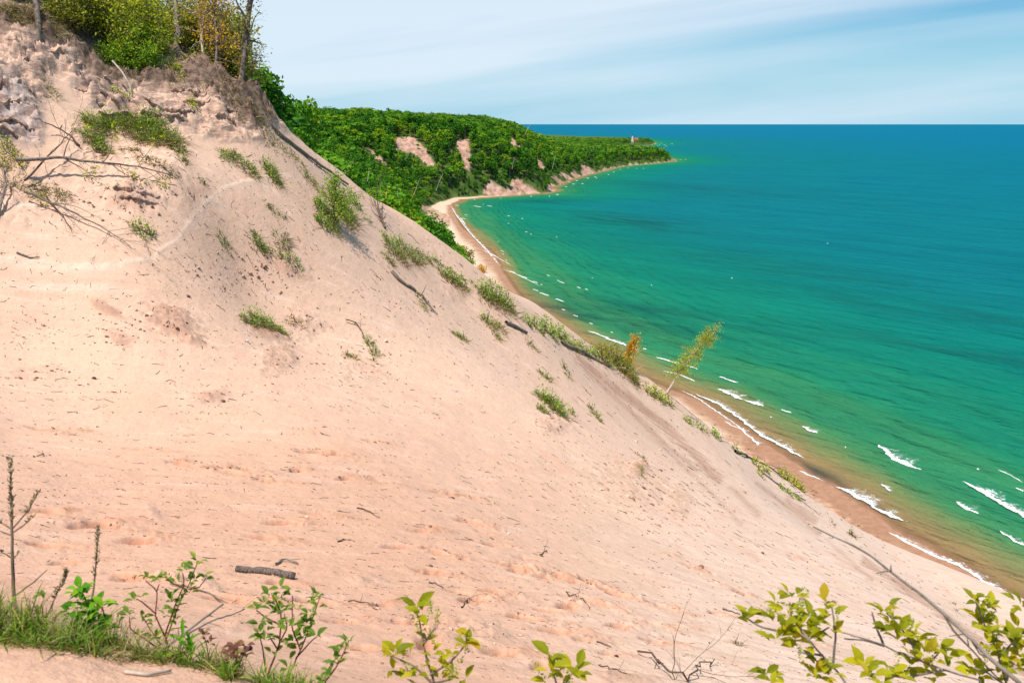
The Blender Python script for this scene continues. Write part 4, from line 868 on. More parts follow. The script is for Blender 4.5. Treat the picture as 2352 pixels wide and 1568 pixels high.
PLANTS = [
 (TF, 'big ragged patch of tall green grass hanging over a broken sand edge', 'grass', [(222, 292, 26), (262, 288, 26), (300, 284, 24), (335, 280, 22), (360, 282, 18), (215, 322, 22), (345, 318, 32), (385, 322, 26), (412, 350, 16), (420, 372, 12), (235, 350, 20)], dict(grass=1.0, straw=1.1, soil=.7, h=1.1, leaf=.12, twigs=2)),
 (TF, 'round green tuft left of two shaggier ones below the cliff', 'grass', [(522, 364, 18), (540, 360, 14)], dict(grass=1.3, straw=.5, h=1.0)),
 (TF, 'brownish shaggy tuft between two green ones under the cliff', 'grass', [(570, 390, 18), (585, 402, 13)], dict(grass=.5, straw=1.2, h=1.1, leaf=.15)),
 (TF, 'upright green tuft with a dark foot, rightmost of three under the cliff', 'grass', [(620, 388, 16), (628, 408, 17), (640, 420, 9)], dict(grass=.9, straw=.9, h=1.2, soil=.35, leaf=.3)),
 (TF, 'tiny tuft on the sand right below the big grass patch', 'grass', [(462, 420, 8), (472, 430, 6)], dict(grass=.9, straw=.7, h=1.1)),
 (TF, 'thin straggling strip of grass in smooth sand left of the ridge bush', 'grass', [(612, 470, 9), (630, 486, 11), (650, 497, 9)], dict(grass=.8, straw=.9, h=1.0)),
 ('willow_sprout', 'fresh green willow sprout with narrow leaves on bare sand', 'plant', [(328, 540, 18), (350, 542, 11), (305, 522, 8)], dict(grass=.35, straw=.15, leaf=.55, twigs=5, h=1.5, lsize=1.2)),
 (TF, 'small lone round tuft on smooth sand', 'grass', [(512, 556, 13)], dict(grass=1.3, straw=.8, h=1.0)),
 (TF, 'narrow bright green grass clump standing upright on a little sand knoll', 'grass', [(586, 552, 11), (598, 566, 12), (606, 580, 9)], dict(grass=1.8, straw=.5, h=1.5, soil=.35)),
 (TF, 'dry brown tangle with a few leaves beside the upright grass clump', 'dry plant', [(645, 558, 17), (660, 545, 10)], dict(grass=.2, straw=1.3, h=1.1, leaf=.15, twigs=3)),
 ('creeping_plant', 'low sprawling leafy plant running down to a dry tuft', 'plant', [(622, 586, 9), (642, 594, 10), (660, 604, 11), (682, 614, 14)], dict(grass=.5, straw=.9, leaf=.3, h=.9, soil=.25)),
 (TF, 'dense olive cushion of grass on the ridge flank', 'grass', [(908, 578, 26), (935, 580, 22), (890, 596, 14)], dict(grass=.6, straw=1.2, h=1.0, leaf=.15)),
 (TF, 'thinner brown and green tuft right of the olive cushion', 'grass', [(960, 586, 17), (980, 594, 12)], dict(grass=.6, straw=.9, h=.9, leaf=.1)),
 (TF, 'wide straggly plant mat with dangling roots under the ridge line', 'plant', [(1020, 632, 16), (1040, 645, 20), (1060, 655, 16)], dict(grass=.5, straw=1.2, leaf=.22, soil=.45, h=.9, twigs=3)),
 ('leafy_shrub', 'bright leafy bush full of red twigs on the ridge', 'bush', [(1115, 682, 22), (1140, 690, 26), (1165, 706, 22)], dict(grass=.3, straw=.7, leaf=.85, twigs=7, h=1.3)),
 ('leafy_shrub', 'dry brown bush with a green side hanging below the twiggy ridge bush', 'bush', [(1120, 738, 18), (1145, 750, 16), (1140, 770, 12)], dict(grass=.4, straw=1.2, leaf=.3, twigs=3, h=1.0)),
 (TF, 'small half brown, half green tuft on open sand left of the ridge bushes', 'grass', [(1048, 768, 12), (1062, 774, 12)], dict(grass=.9, straw=1.0, h=1.2)),
 ('dry_plant', 'dry brown tuft hanging beside the fallen ridge log', 'dry plant', [(1215, 788, 11), (1226, 800, 11)], dict(grass=.15, straw=1.3, h=1.0, leaf=.1)),
 ('leafy_shrub', 'bright green leafy bush beside the fallen logs on the ridge', 'bush', [(1212, 746, 13), (1235, 758, 18), (1262, 768, 22), (1290, 780, 20)], dict(grass=.2, straw=.2, leaf=1.3, h=1.25, twigs=2)),
 ('leafy_shrub', 'yellowish bush trailing down the ridge between the green and the olive bush', 'bush', [(1315, 795, 16), (1340, 806, 16), (1365, 818, 14)], dict(grass=.3, straw=.5, leaf=.9, h=1.2, twigs=4)),
 ('leafy_shrub', 'largest olive green bush on the ridge line above the beach', 'bush', [(1385, 828, 22), (1412, 838, 30), (1440, 858, 26), (1455, 878, 16)], dict(grass=.15, straw=.3, leaf=1.5, h=1.2, twigs=6, mat='olive')),
 ('leafy_shrub', 'yellow green bush at the foot of the leaning birch', 'bush', [(1490, 904, 13), (1512, 916, 18), (1535, 928, 13)], dict(grass=.2, straw=.2, leaf=1.3, h=1.3, twigs=3, mat='yell')),
 (TF, 'leafy mound of plants with dark roots exposed below it', 'plant', [(572, 740, 18), (600, 742, 24), (628, 750, 18), (650, 766, 12)], dict(grass=.7, straw=1.1, leaf=.35, soil=.6, h=1.0, twigs=2)),
 ('dry_plant', 'dry straw tangle right of the leafy root mound', 'dry plant', [(668, 735, 14), (685, 745, 14)], dict(grass=.05, straw=1.0, h=1.0, twigs=3, soil=.2)),
 (TF, 'long narrow green grass strip running downhill in mid slope', 'grass', [(842, 776, 10), (852, 792, 13), (860, 810, 13), (858, 828, 8)], dict(grass=1.3, straw=.7, h=.9)),
 (TF, 'flat spreading tuft left of the long narrow grass strip', 'grass', [(795, 813, 11), (815, 818, 11)], dict(grass=1.0, straw=.8, h=.9)),
 (TF, 'small sparse tuft above the big rooted clump', 'grass', [(1245, 858, 9), (1255, 870, 12)], dict(grass=.9, straw=.8, h=1.3)),
 (TF, 'tall thin brownish tuft under the ridge log', 'grass', [(1298, 848, 10), (1305, 865, 9)], dict(grass=.5, straw=.9, h=1.4)),
 (TF, 'large green clump with torn brown roots on the pale slope', 'plant', [(1250, 915, 20), (1268, 930, 24), (1285, 950, 18), (1245, 940, 14)], dict(grass=.9, straw=.8, leaf=.35, soil=.6, h=1.1, twigs=2)),
 ('leafy_sprout', 'small leafy sprout touching the large rooted clump on its right', 'plant', [(1312, 950, 10)], dict(grass=.1, straw=.4, leaf=1.0, h=1.3, twigs=3)),
 (TF, 'narrow upright tuft right of the large rooted clump', 'grass', [(1358, 940, 11), (1366, 955, 11), (1378, 968, 8)], dict(grass=.9, straw=.9, h=1.3)),
 (TF, 'little curl of grass capping a lone clod of damp sand', 'grass', [(1462, 1040, 7), (1474, 1048, 7), (1478, 1060, 6)], dict(grass=1.2, straw=.7, h=1.0, soil=.6)),
 (TF, 'small dark sprout just below the lone clod', 'grass', [(1470, 1082, 8), (1478, 1095, 6)], dict(grass=.8, straw=.8, h=1.0, leaf=.4)),
 ('leafy_sprout', 'lone green sprout upper left of the dead log on the lower ridge', 'plant', [(1578, 968, 8), (1586, 974, 7)], dict(grass=.1, leaf=1.3, straw=.2, h=1.3)),
 ('leafy_sprout', 'pair of pale green sprouts on the ridge just above the wet sand', 'plant', [(1606, 982, 9), (1620, 990, 8)], dict(grass=.1, leaf=1.1, straw=.4, h=1.3)),
 ('leafy_sprout', 'fuller green sprout on the ridge against the shore foam', 'plant', [(1640, 1000, 10), (1648, 1006, 9)], dict(grass=.1, leaf=1.3, straw=.2, h=1.5)),
 ('leafy_sprout', 'spindly green sprout where the dead log begins', 'plant', [(1690, 1036, 9), (1700, 1045, 6)], dict(grass=.1, leaf=1.1, straw=.5, h=1.6)),
 ('leafy_shrub', 'bushy green plant growing over the dead log, left one', 'bush', [(1738, 1070, 12), (1758, 1082, 12), (1745, 1092, 9)], dict(grass=.1, leaf=1.3, straw=.3, h=1.3, twigs=3, mat='yell')),
 ('leafy_shrub', 'largest leafy plant at the lower end of the dead log', 'bush', [(1800, 1098, 16), (1825, 1108, 16), (1840, 1122, 12)], dict(grass=.1, leaf=1.5, straw=.3, h=1.3, twigs=4, mat='yell')),
 ('leafy_shrub', 'trailing leafy twigs under the dead log', 'bush', [(1795, 1122, 8), (1812, 1134, 9), (1832, 1146, 8)], dict(grass=.1, leaf=1.1, straw=.5, h=1.0, twigs=2)),
 ('dry_plant', 'small brown dry bush alone on the lower pale slope', 'dry plant', [(1956, 1228, 11)], dict(grass=.05, straw=.9, leaf=.2, twigs=9, h=1.3, mat='olive')),
 ('dry_plant', 'tiny brown tuft up the slope from the lone dry bush', 'dry plant', [(1910, 1198, 7)], dict(grass=.05, straw=1.0, twigs=4, h=1.2)),
 (TF, 'faint grassy sprig near the bottom right gully', 'grass', [(2190, 1386, 6)], dict(grass=.7, straw=.4, h=1.5)),
 ('dry_plant', 'reddish dead sprig near the bottom right gully', 'dry plant', [(2200, 1404, 8)], dict(grass=0, straw=.6, twigs=4, h=1.2)),
 (TF, 'sparse strip of short grass on the lip beside the wiry vine', 'grass', [(1575, 1500, 14), (1610, 1512, 16), (1650, 1522, 18)], dict(grass=.12, straw=.12, h=.8)),
 ('dry_plant', 'dead sapling root clump with thin bare stems near the leafy branches', 'dry plant', [(1695, 1478, 13)], dict(grass=.02, straw=.5, soil=.5, twigs=5, h=2.0)),
 (TF, 'brown tuft hanging from the scarp at the upper left', 'grass', [(112, 195, 10), (120, 212, 14)], dict(grass=.25, straw=1.3, h=1.2)),
 ('dry_plant', 'brown root mat hanging in the notch at the far left of the cliff top', 'dry plant', [(45, 55, 24), (85, 60, 26), (118, 80, 22), (20, 48, 22)], dict(grass=.08, straw=1.4, h=1.1, soil=.3)),
 ('dry_plant', 'dark curtain of roots at the right end of the overhang', 'dry plant', [(528, 218, 14), (535, 245, 14), (545, 268, 14), (520, 195, 12)], dict(grass=.05, straw=1.3, h=1.2, soil=.3)),
 ('dry_plant', 'root tangle lying on the ridge below the tall trunk', 'dry plant', [(575, 262, 16), (600, 258, 14), (590, 285, 16), (612, 280, 10)], dict(grass=.15, straw=1.1, h=1.0, twigs=4)),
 ('leafy_sprout', 'yellow green sprig on the strata under the overhang', 'plant', [(444, 256, 14)], dict(grass=.05, straw=.1, leaf=1.2, h=1.1, mat='yell')),
 ('leafy_sprout', 'darker leafy trail left of the yellow sprig on the cliff', 'plant', [(262, 214, 9), (278, 226, 9), (296, 240, 12)], dict(grass=.1, straw=.5, leaf=1.0, h=1.0)),
 ('leafy_sprout', 'leafy plant hanging over the bite in the overhang', 'plant', [(400, 162, 12), (412, 178, 12), (420, 195, 9)], dict(grass=.1, straw=.5, leaf=1.2, h=1.0, mat='yell')),
 ('creeping_plant', 'reddish mat of creeping stems on the ridge beside the fallen trunk', 'plant', [(608, 306, 14), (640, 330, 18), (668, 352, 16), (620, 330, 14), (690, 372, 10)], dict(grass=.2, straw=.8, leaf=.25, h=.6, mat='olive')),
 ('dry_plant', 'brown and green tangle on the ridge between fallen trunk and tall bush', 'plant', [(700, 400, 12), (712, 415, 14), (730, 430, 14)], dict(grass=.3, straw=1.0, leaf=.25, h=.8)),
 (TF, 'long mat of low green weeds along the ridge by the pale pole', 'plant', [(1000, 600, 9), (1030, 622, 9), (965, 606, 8), (1060, 640, 9), (1085, 655, 8)], dict(grass=.6, straw=.5, leaf=.5, h=.9)),
 (TF, 'grass leaning over the end of the fallen branch in mid slope', 'grass', [(960, 682, 8), (970, 694, 9), (974, 706, 9)], dict(grass=.7, straw=1.0, h=1.1)),
 ('leafy_shrub', 'pale leafy bush among bare branches at the far left edge', 'bush', [(20, 355, 18), (45, 380, 16), (5, 385, 16)], dict(grass=.1, straw=.5, leaf=.9, twigs=5, h=1.3, mat='yell')),
 (TF, 'dark grassy root heap under the far left dead branches', 'dry plant', [(85, 440, 22), (120, 445, 22), (150, 452, 14), (30, 428, 20)], dict(grass=.25, straw=1.3, h=.8, twigs=4, soil=.3)),
 (TF, 'two green leaf sprigs below the far left root heap', 'plant', [(90, 462, 7), (100, 478, 9)], dict(grass=.2, straw=.3, leaf=.9, h=1.2, mat='yell')),
 (TF, 'dark shrubby strip under the right end of the big grass patch', 'dry plant', [(300, 345, 20), (360, 372, 18), (390, 392, 16), (330, 365, 18)], dict(grass=.15, straw=1.2, soil=.5, h=.7, twigs=3)),
 ('dry_plant', 'dark root mat hanging from the overhang under the vivid green shrubs', 'dry plant', [(262, 182, 11), (290, 190, 12), (318, 194, 12), (345, 192, 11)], dict(grass=.05, straw=1.4, h=1.0, soil=.4, leaf=.1)),
 ('dry_plant', 'shaggy brown root fringe along the middle of the overhang', 'dry plant', [(375, 190, 10), (400, 205, 12), (432, 212, 12), (462, 214, 13), (490, 212, 12)], dict(grass=.08, straw=1.3, h=1.0, soil=.45)),
 ('dry_plant', 'mat of brown turf capping the bulging brow', 'dry plant', [(440, 138, 12), (468, 152, 13), (496, 170, 13), (418, 140, 9)], dict(grass=.3, straw=1.2, h=.8, soil=.3, leaf=.3, mat='yell')),
 (TF, 'small straw and green tuft on the bare sand far left of the big grass patch', 'grass', [(185, 312, 9)], dict(grass=.9, straw=.8, leaf=.4, h=1.1)),
 ('dry_plant', 'dry weeds scattered along the bare ridge above the olive cushion', 'dry plant', [(845, 508, 10), (880, 540, 9), (905, 556, 8)], dict(grass=.2, straw=.9, leaf=.2, twigs=2, h=.9)),
 ('dry_plant', 'withered weeds on the ridge edge above the wide plant mat', 'dry plant', [(985, 590, 8), (1010, 606, 8), (1040, 626, 8)], dict(grass=.2, straw=.9, leaf=.25, twigs=2, h=.9)),
]
MATS = dict(olive=M_OLIVE, yell=M_YELL)
for i, (nm, lab, cat, subs, kw) in enumerate(PLANTS):
    kw = dict(kw)
    if isinstance(kw.get('mat'), str): kw['mat'] = MATS[kw['mat']]
    plant(nm, lab, cat, subs, seed=i, **kw)
# ------------------------------------------------------------------ branching woody things
def px3(poly, t=None, lift=0.0, end_lift=None):
    """photo polyline -> world; lying on the sand (t None) or at a depth"""
    if t is None:
        P = []
        for k, (a, b) in enumerate(poly):
            p, _ = on(a, b); f = k / max(1, len(poly) - 1); p[2] += lift if end_lift is None else lift + (end_lift - lift) * f; P.append(p)
        return np.array(P)
    tt_ = np.linspace(t[0], t[1], len(poly)) if isinstance(t, (tuple, list)) else np.full(len(poly), t)
    return np.array([pt(a, b, q) for (a, b), q in zip(poly, tt_)])
def fine(P, n=10, wob=.02, g=G4):
    s_ = np.concatenate([[0], np.cumsum(np.linalg.norm(np.diff(P, axis=0), axis=1))]); t = np.linspace(0, s_[-1], n)
    Q = np.stack([np.interp(t, s_, P[:, i]) for i in range(3)], 1); Q[1:-1] += g.normal(0, 1, (n - 2, 3)) * wob * s_[-1] / n
    return Q
def fork(mb, P, r0, r1, depth, g, k=3, spread=.6, ln=.45, up=.1, sides=4):
    """a limb and its side twigs; returns the tips"""
    tube(mb, P, np.linspace(r0, r1, len(P)), sides); tips = [P[-1]]
    if depth == 0: return tips
    L_ = np.linalg.norm(np.diff(P, axis=0), axis=1).sum()
    for q in range(k):
        i = int(len(P) * g.uniform(.25, .95)); i = min(i, len(P) - 2); d = norm(P[i + 1] - P[i]); f = i / len(P)
        tips += fork(mb, wander(P[i], d + g.normal(0, spread, 3) + [0, 0, up], L_ * ln * g.uniform(.5, 1.1), 6, .12, g), max(r1, (r0 + (r1 - r0) * f) * .55), r1 * .6, depth - 1, g, k, spread, ln, up, sides)
    return tips
def woody(name, label, cat, P, r0, r1, mat, depth=0, k=3, spread=.6, ln=.45, up=.1, leaf=None, nleaf=0, lsz=.05, clus=.12, seed=0, group=None, trunkname='branch', sides=6):
    g = np.random.default_rng(seed + 500); global rng; rng = g
    o = empty(name, P[0]); mb = MB(); tw = MB(); off = -P[0]
    tube(mb, P + off, np.linspace(r0, r1, len(P)), sides)
    tips = []
    L_ = np.linalg.norm(np.diff(P, axis=0), axis=1).sum()
    if depth:
        for q in range(k):
            i = int(len(P) * g.uniform(.2, 1)); i = min(i, len(P) - 2); d = norm(P[i + 1] - P[i]); f = i / len(P)
            tips += fork(tw, wander(P[i] + off, d + g.normal(0, spread, 3) + [0, 0, up], L_ * ln * g.uniform(.5, 1.1), 7, .12, g), max(r1 * .7, (r0 + (r1 - r0) * f) * .45), r1 * .35, depth - 1, g, 3, spread, .5, up, 4)
    mb.build(trunkname, mat, o, smooth=True)
    if tw.n: tw.build('twigs', mat, o)
    if leaf and nleaf:
        T = np.array(tips)[g.integers(len(tips), size=nleaf)]; lf = MB()
        quads(lf, T + g.normal(size=(nleaf, 3)) * clus, norm(g.normal(size=(nleaf, 3))), norm(g.normal(size=(nleaf, 3)) + [0, 0, .8]), lsz * g.uniform(.7, 1.3, nleaf), lsz * .65)
        lf.build('foliage', leaf, o)
    return tag(o, label, cat, group)
def mpx(n, t): return n * t / FPX
p_, tA = on(610, 1320)
woody('log', 'short dark lichen-spotted log with a splintered end lying on open sand', 'log', fine(px3([(543, 1309), (570, 1313), (610, 1320), (650, 1328), (677, 1333)], lift=.05), 12, .10), mpx(7.0, tA), mpx(9.0, tA), M_LOG, 1, 3, .8, .06, .3, trunkname='trunk', sides=9, seed=1)
woody('stick', 'pale forked stick just above the dark log', 'stick', fine(px3([(634, 1297), (655, 1290), (685, 1298)], lift=.03), 8, .15), .02, .012, M_GREY, 1, 2, .6, .35, seed=2)
woody('fallen_branch', 'grey crooked branch lying downhill in mid slope', 'branch', fine(px3([(900, 628), (916, 645), (940, 662), (962, 678), (985, 700), (1005, 725)], lift=.12), 14, .12), .13, .03, M_GREY, 1, 5, .5, .22, seed=3)
woody('dead_branch', 'black wiry branch sticking out of the sand in mid slope', 'branch', fine(px3([(795, 742), (818, 748), (832, 765), (838, 780)], lift=.15, end_lift=.05), 10, .15), .035, .012, M_TWIG, 2, 5, .7, .4, seed=4)
woody('fallen_log', 'long grey fallen trunk running down the ridge', 'trunk', fine(px3([(585, 262), (640, 315), (700, 360), (760, 404), (800, 430)], lift=.16), 16, .03), .13, .06, M_GREY, 1, 3, .4, .1, seed=5, trunkname='trunk', sides=8)
woody('fallen_log', 'grey fallen trunk lying by the green ridge bush', 'trunk', fine(px3([(1162, 746), (1190, 758), (1210, 770)], lift=.14), 8, .03), .15, .11, M_GREY, seed=6, trunkname='trunk', sides=8)
woody('fallen_log', 'pale log half hidden under the yellowish ridge bush', 'trunk', fine(px3([(1290, 792), (1340, 812), (1400, 846)], lift=.14), 8, .04), .14, .10, M_GREY, 1, 3, .5, .2, seed=7, trunkname='trunk', sides=8)
woody('fallen_log', 'dead log with leafy plants along the lower ridge', 'trunk', fine(px3([(1688, 1040), (1740, 1062), (1790, 1084), (1815, 1098)], lift=.2), 10, .04), .17, .08, M_GREY, 1, 4, .5, .2, seed=8, trunkname='trunk', sides=8)
woody('fallen_log', 'darker broken log under the leafy plants of the lower ridge', 'trunk', fine(px3([(1742, 1078), (1780, 1108), (1815, 1132), (1850, 1150)], lift=.1), 8, .05), .13, .05, M_GREY, 1, 5, .5, .25, seed=9, trunkname='trunk', sides=8)
woody('dead_branch', 'bare brush of grey twigs below the lower ridge log', 'branch', fine(px3([(1835, 1148), (1860, 1165), (1885, 1185)], lift=.1), 8, .1), .05, .015, M_GREY, 2, 5, .6, .5, seed=10)
woody('dead_branch', 'thin bare branch lying on sand left of the yellow green bush', 'branch', fine(px3([(1545, 930), (1575, 952), (1605, 968)], lift=.06), 8, .1), .05, .02, M_GREY, 1, 4, .5, .3, seed=11)
woody('dead_branch', 'long black branch poking out of sand left of the big grass patch', 'branch', fine(px3([(108, 316), (128, 318), (150, 322), (168, 334), (185, 346)], lift=.55, end_lift=.1), 12, .08), .025, .05, M_TWIG, 1, 3, .5, .2, seed=12)
woody('fallen_sapling', 'fallen pale sapling with small yellow green leaves across the upper sand', 'tree', fine(px3([(45, 424), (100, 415), (140, 411), (200, 412), (260, 414), (330, 420), (400, 436)], lift=.9, end_lift=.5), 18, .03), .085, .02, M_GREY, 2, 10, .45, .32, .05, leaf=M_YELL, nleaf=330, lsz=.11, clus=.07, seed=13, trunkname='trunk')
woody('dead_branch', 'bare many-forked branch rising above the fallen pale sapling', 'branch', fine(px3([(60, 440), (110, 400), (150, 375), (185, 350)], lift=.4, end_lift=1.0), 10, .06), .05, .01, M_TWIG, 3, 6, .55, .55, .25, seed=14)
woody('dead_branch', 'grey dead crown of twigs dragging downhill at the far left', 'branch', fine(px3([(60, 470), (130, 492), (190, 515), (245, 540), (300, 572)], lift=.5, end_lift=.12), 14, .06), .06, .012, M_GREY, 3, 8, .42, .42, .12, seed=15)
woody('dead_branch', 'leaning grey dead limb at the left frame edge', 'branch', fine(px3([(-10, 520), (12, 470), (22, 435)], lift=.1, end_lift=.7), 8, .06), .07, .03, M_GREY, 2, 5, .6, .5, .2, seed=16)
woody('dead_branch', 'dark dead limb spread on the sand below the leaf sprigs', 'branch', fine(px3([(110, 470), (140, 500), (165, 535)], lift=.25, end_lift=.06), 8, .08), .035, .01, M_TWIG, 2, 6, .5, .5, .1, seed=17)
woody('dead_branch', 'short splintered branch low on the left sand', 'branch', fine(px3([(40, 588), (70, 598), (92, 596)], lift=.06), 6, .1), .04, .015, M_GREY, 1, 3, .5, .4, seed=18)
woody('hanging_root', 'pale hooked root dangling from the upper left cliff', 'root', px3([(258, 140), (280, 165), (298, 195), (304, 230), (300, 250), (288, 262)], 40.2), .05, .03, M_PALE, seed=19)
woody('dead_branch', 'dark curved root sprawling on the banded scarp', 'root', fine(px3([(228, 270), (248, 278), (275, 276), (300, 288), (330, 308)], lift=.25), 12, .05), .05, .02, M_TWIG, 1, 4, .5, .3, seed=20)
woody('dead_shrub', 'dead bare shrub with upright spiky stems on the ridge', 'shrub', fine(px3([(885, 528), (874, 505), (868, 480)], lift=.1, end_lift=.3), 8, .05), .09, .03, M_TWIG, 2, 11, .6, .9, .5, seed=21)
woody('bare_pole', 'thin pale bare pole standing upright on the ridge', 'pole', px3([(1049, 640), (1049, 610), (1048, 576)], (66, 66)), .05, .02, M_PALE, seed=22)
woody('wiry_vine', 'coiled mass of wiry vines on the sand at bottom right', 'vine', fine(px3([(1465, 1500), (1490, 1515), (1520, 1540), (1548, 1565), (1590, 1552), (1640, 1530)], lift=.05, end_lift=.12), 16, .2), .018, .008, M_TWIG, 2, 9, .8, .28, .05, seed=23)
woody('vine', 'thin bent vine stems lying on sand behind the red-stemmed sapling', 'vine', fine(px3([(392, 1346), (470, 1358), (542, 1378), (600, 1395)], lift=.03), 12, .05), .012, .006, M_GREY, 1, 4, .12, .5, 0, seed=24)
STK = [((800, 1385), (840, 1393), (868, 1405), 'curved brown twig with forks low on the middle sand'), ((1330, 1330), (1352, 1340), (1358, 1345), 'short crooked twig on middle sand'), ((1300, 1360), (1330, 1378), (1355, 1400), 'pale bent stick with a splintered lower end'), ((1375, 1530), (1400, 1542), (1440, 1562), 'forked twig at the bottom edge left of the vines'), ((1060, 1395), (1068, 1385), (1076, 1362), 'thin upright twig between trampled footprints'),
       ((985, 1337), (1000, 1340), (1018, 1352), 'dark twig next to a deep footprint'), ((776, 1243), (800, 1238), (815, 1246), 'dry twig bundle on the open sand'), ((1240, 1272), (1246, 1278), (1254, 1265), 'little v-shaped twig on the middle sand'), ((820, 1168), (840, 1172), (872, 1190), 'long thin straw-like twig left of centre'), ((78, 1052), (88, 1050), (100, 1044), 'dark twig at the left edge of the sand'),
       ((1660, 1400), (1690, 1408), (1700, 1412), 'twig under the dead sapling'), ((2270, 1495), (2310, 1515), (2330, 1525), 'forked twig behind the lower right leaves'), ((1370, 1478), (1390, 1482), (1402, 1486), 'grey stick alone below the pale bent stick'), ((640, 1375), (655, 1385), (665, 1390), 'bent twig just under the dark log')]
for i, (a, b, c, lab) in enumerate(STK):
    _, t = on(*b); woody('twig', lab, 'twig', fine(px3([a, b, c], lift=.02), 8, .2), mpx(1.7, t), mpx(.8, t), M_TWIG, 1, 3, .6, .4, seed=60 + i, sides=5)
# pebbles that can be told apart
def stone(px, py, r, label, col):
    p, t = on(px, py); rm = mpx(r, t); m_, n_ = 8, 10; g = G4
    th, ph = np.meshgrid(np.linspace(.01, math.pi - .01, m_), np.arange(n_) * 2 * math.pi / n_, indexing='ij')
    d = np.stack([np.sin(th) * np.cos(ph), np.sin(th) * np.sin(ph) * .8, np.cos(th) * .65], -1).reshape(-1, 3); d *= 1 + .1 * g.normal(size=(len(d), 1))
    I = np.arange(m_ * n_).reshape(m_, n_); o = obj_np('stone', d * rm, np.stack([I[:-1], I[1:], np.roll(I, -1, 1)[1:], np.roll(I, -1, 1)[:-1]], -1).reshape(-1, 4), [flat('stone_' + col[0], col[1], .8)], smooth=True)
    o.location = tuple(p + [0, 0, rm * .3]); tag(o, label, 'stone')
stone(1416, 1510, 5, 'black stone on the sand at bottom centre', ('black', (.03, .03, .035)))
stone(1168, 1227, 4, 'pale grey stone among the footprints', ('pale', (.55, .52, .5)))
stone(567, 786, 4, 'white pebble under the leafy root mound', ('white', (.6, .57, .53)))
stone(216, 870, 5, 'dark pebble alone on the left sand', ('dark', (.09, .06, .05)))
stone(1751, 1274, 4, 'brown cone-like lump alone on the lower pale slope', ('brown', (.13, .07, .04)))

# ------------------------------------------------------------------ leaning birch, orange sapling, beach shrubs
def leafy_tree(name, label, P, r0, r1, bark, leafm, nbr, blen, nleaf, lsz, clus, start, seed, updir=.15, group=None, spread=.9):
    g = np.random.default_rng(seed); global rng; rng = g
    o = empty(name, P[0]); mb, tw, lf = MB(), MB(), MB(); off = -P[0]; tube(mb, P + off, np.linspace(r0, r1, len(P)), 8)
    pts = []
    for q in range(nbr):
        f = start + (1 - start) * g.random(); i = min(int(f * (len(P) - 1)), len(P) - 2); d = norm(P[i + 1] - P[i])
        b = wander(P[i] + off + (P[i + 1] - P[i]) * g.random(), d * .5 + g.normal(0, spread, 3) + [0, 0, updir], blen * g.uniform(.5, 1.2) * (1.15 - .5 * (f - start) / (1.001 - start)), 7, .16, g)
        tube(tw, b, np.linspace(r1 * .6 + .006, .005, len(b)), 4); pts.append(b[2:])
        for _ in range(2):
            c = wander(b[g.integers(2, 6)], norm(b[-1] - b[0]) + g.normal(0, .7, 3), blen * .45, 4, .2, g); tube(tw, c, np.linspace(.008, .003, 5), 4); pts.append(c[1:])
    T = np.concatenate(pts); T = T[g.integers(len(T), size=nleaf)]
    quads(lf, T + g.normal(size=(nleaf, 3)) * clus, norm(g.normal(size=(nleaf, 3)) + [0, 0, -.3]), norm(g.normal(size=(nleaf, 3)) + [0, 0, .6]), lsz * g.uniform(.7, 1.3, nleaf), lsz * .7)
    mb.build('trunk', bark, o, smooth=True); tw.build('limbs', bark, o); lf.build('foliage', leafm, o)
    return tag(o, label, 'tree', group)
b0, tb = on(1530, 905)
B = np.array([b0] + [pt(a, b, tb + d) for a, b, d in ((1545, 880, .2), (1568, 845, .5), (1596, 808, .8), (1622, 780, 1.0), (1643, 758, 1.2))])
leafy_tree('birch_tree', 'thin birch leaning far out to the right over the water', fine(B, 14, .03), mpx(3.2, tb), .04, M_BIRCH, M_YELL, 80, mpx(30, tb), 3600, .15, .2, .22, 31, .1)
b1, tc_ = on(1436, 842)
B = np.array([b1] + [pt(a, b, tc_ + .2) for a, b in ((1442, 825), (1452, 806), (1458, 785), (1456, 774))])
leafy_tree('orange_sapling', 'small sapling with yellow-orange leaves rising above the olive ridge bush', fine(B, 9, .05), .05, .02, M_TWIG, M_ORANGE, 30, mpx(20, tc_), 800, .22, .16, .1, 32, .0)
b2, tr_ = on(768, 520)
B = np.array([b2] + [b2 + np.array(d) for d in ((.0, .1, .8), (.1, .1, 1.7), (.15, .2, 2.6))])
leafy_tree('ridge_bush', 'tall open bush with sunlit leaves, highest plant along the ridge', fine(B, 8, .05), .05, .02, M_TWIG, M_LEAF, 40, 1.5, 1100, .12, .16, .0, 33, .4)
plant('ridge_bush', 'low green skirt of weeds under the tall open ridge bush', 'plant', [(750, 490, 26), (785, 478, 30), (815, 470, 16), (745, 516, 18), (770, 528, 14), (790, 505, 18), (730, 505, 10)], grass=.7, straw=.5, leaf=.7, h=1.1, twigs=2, seed=77)
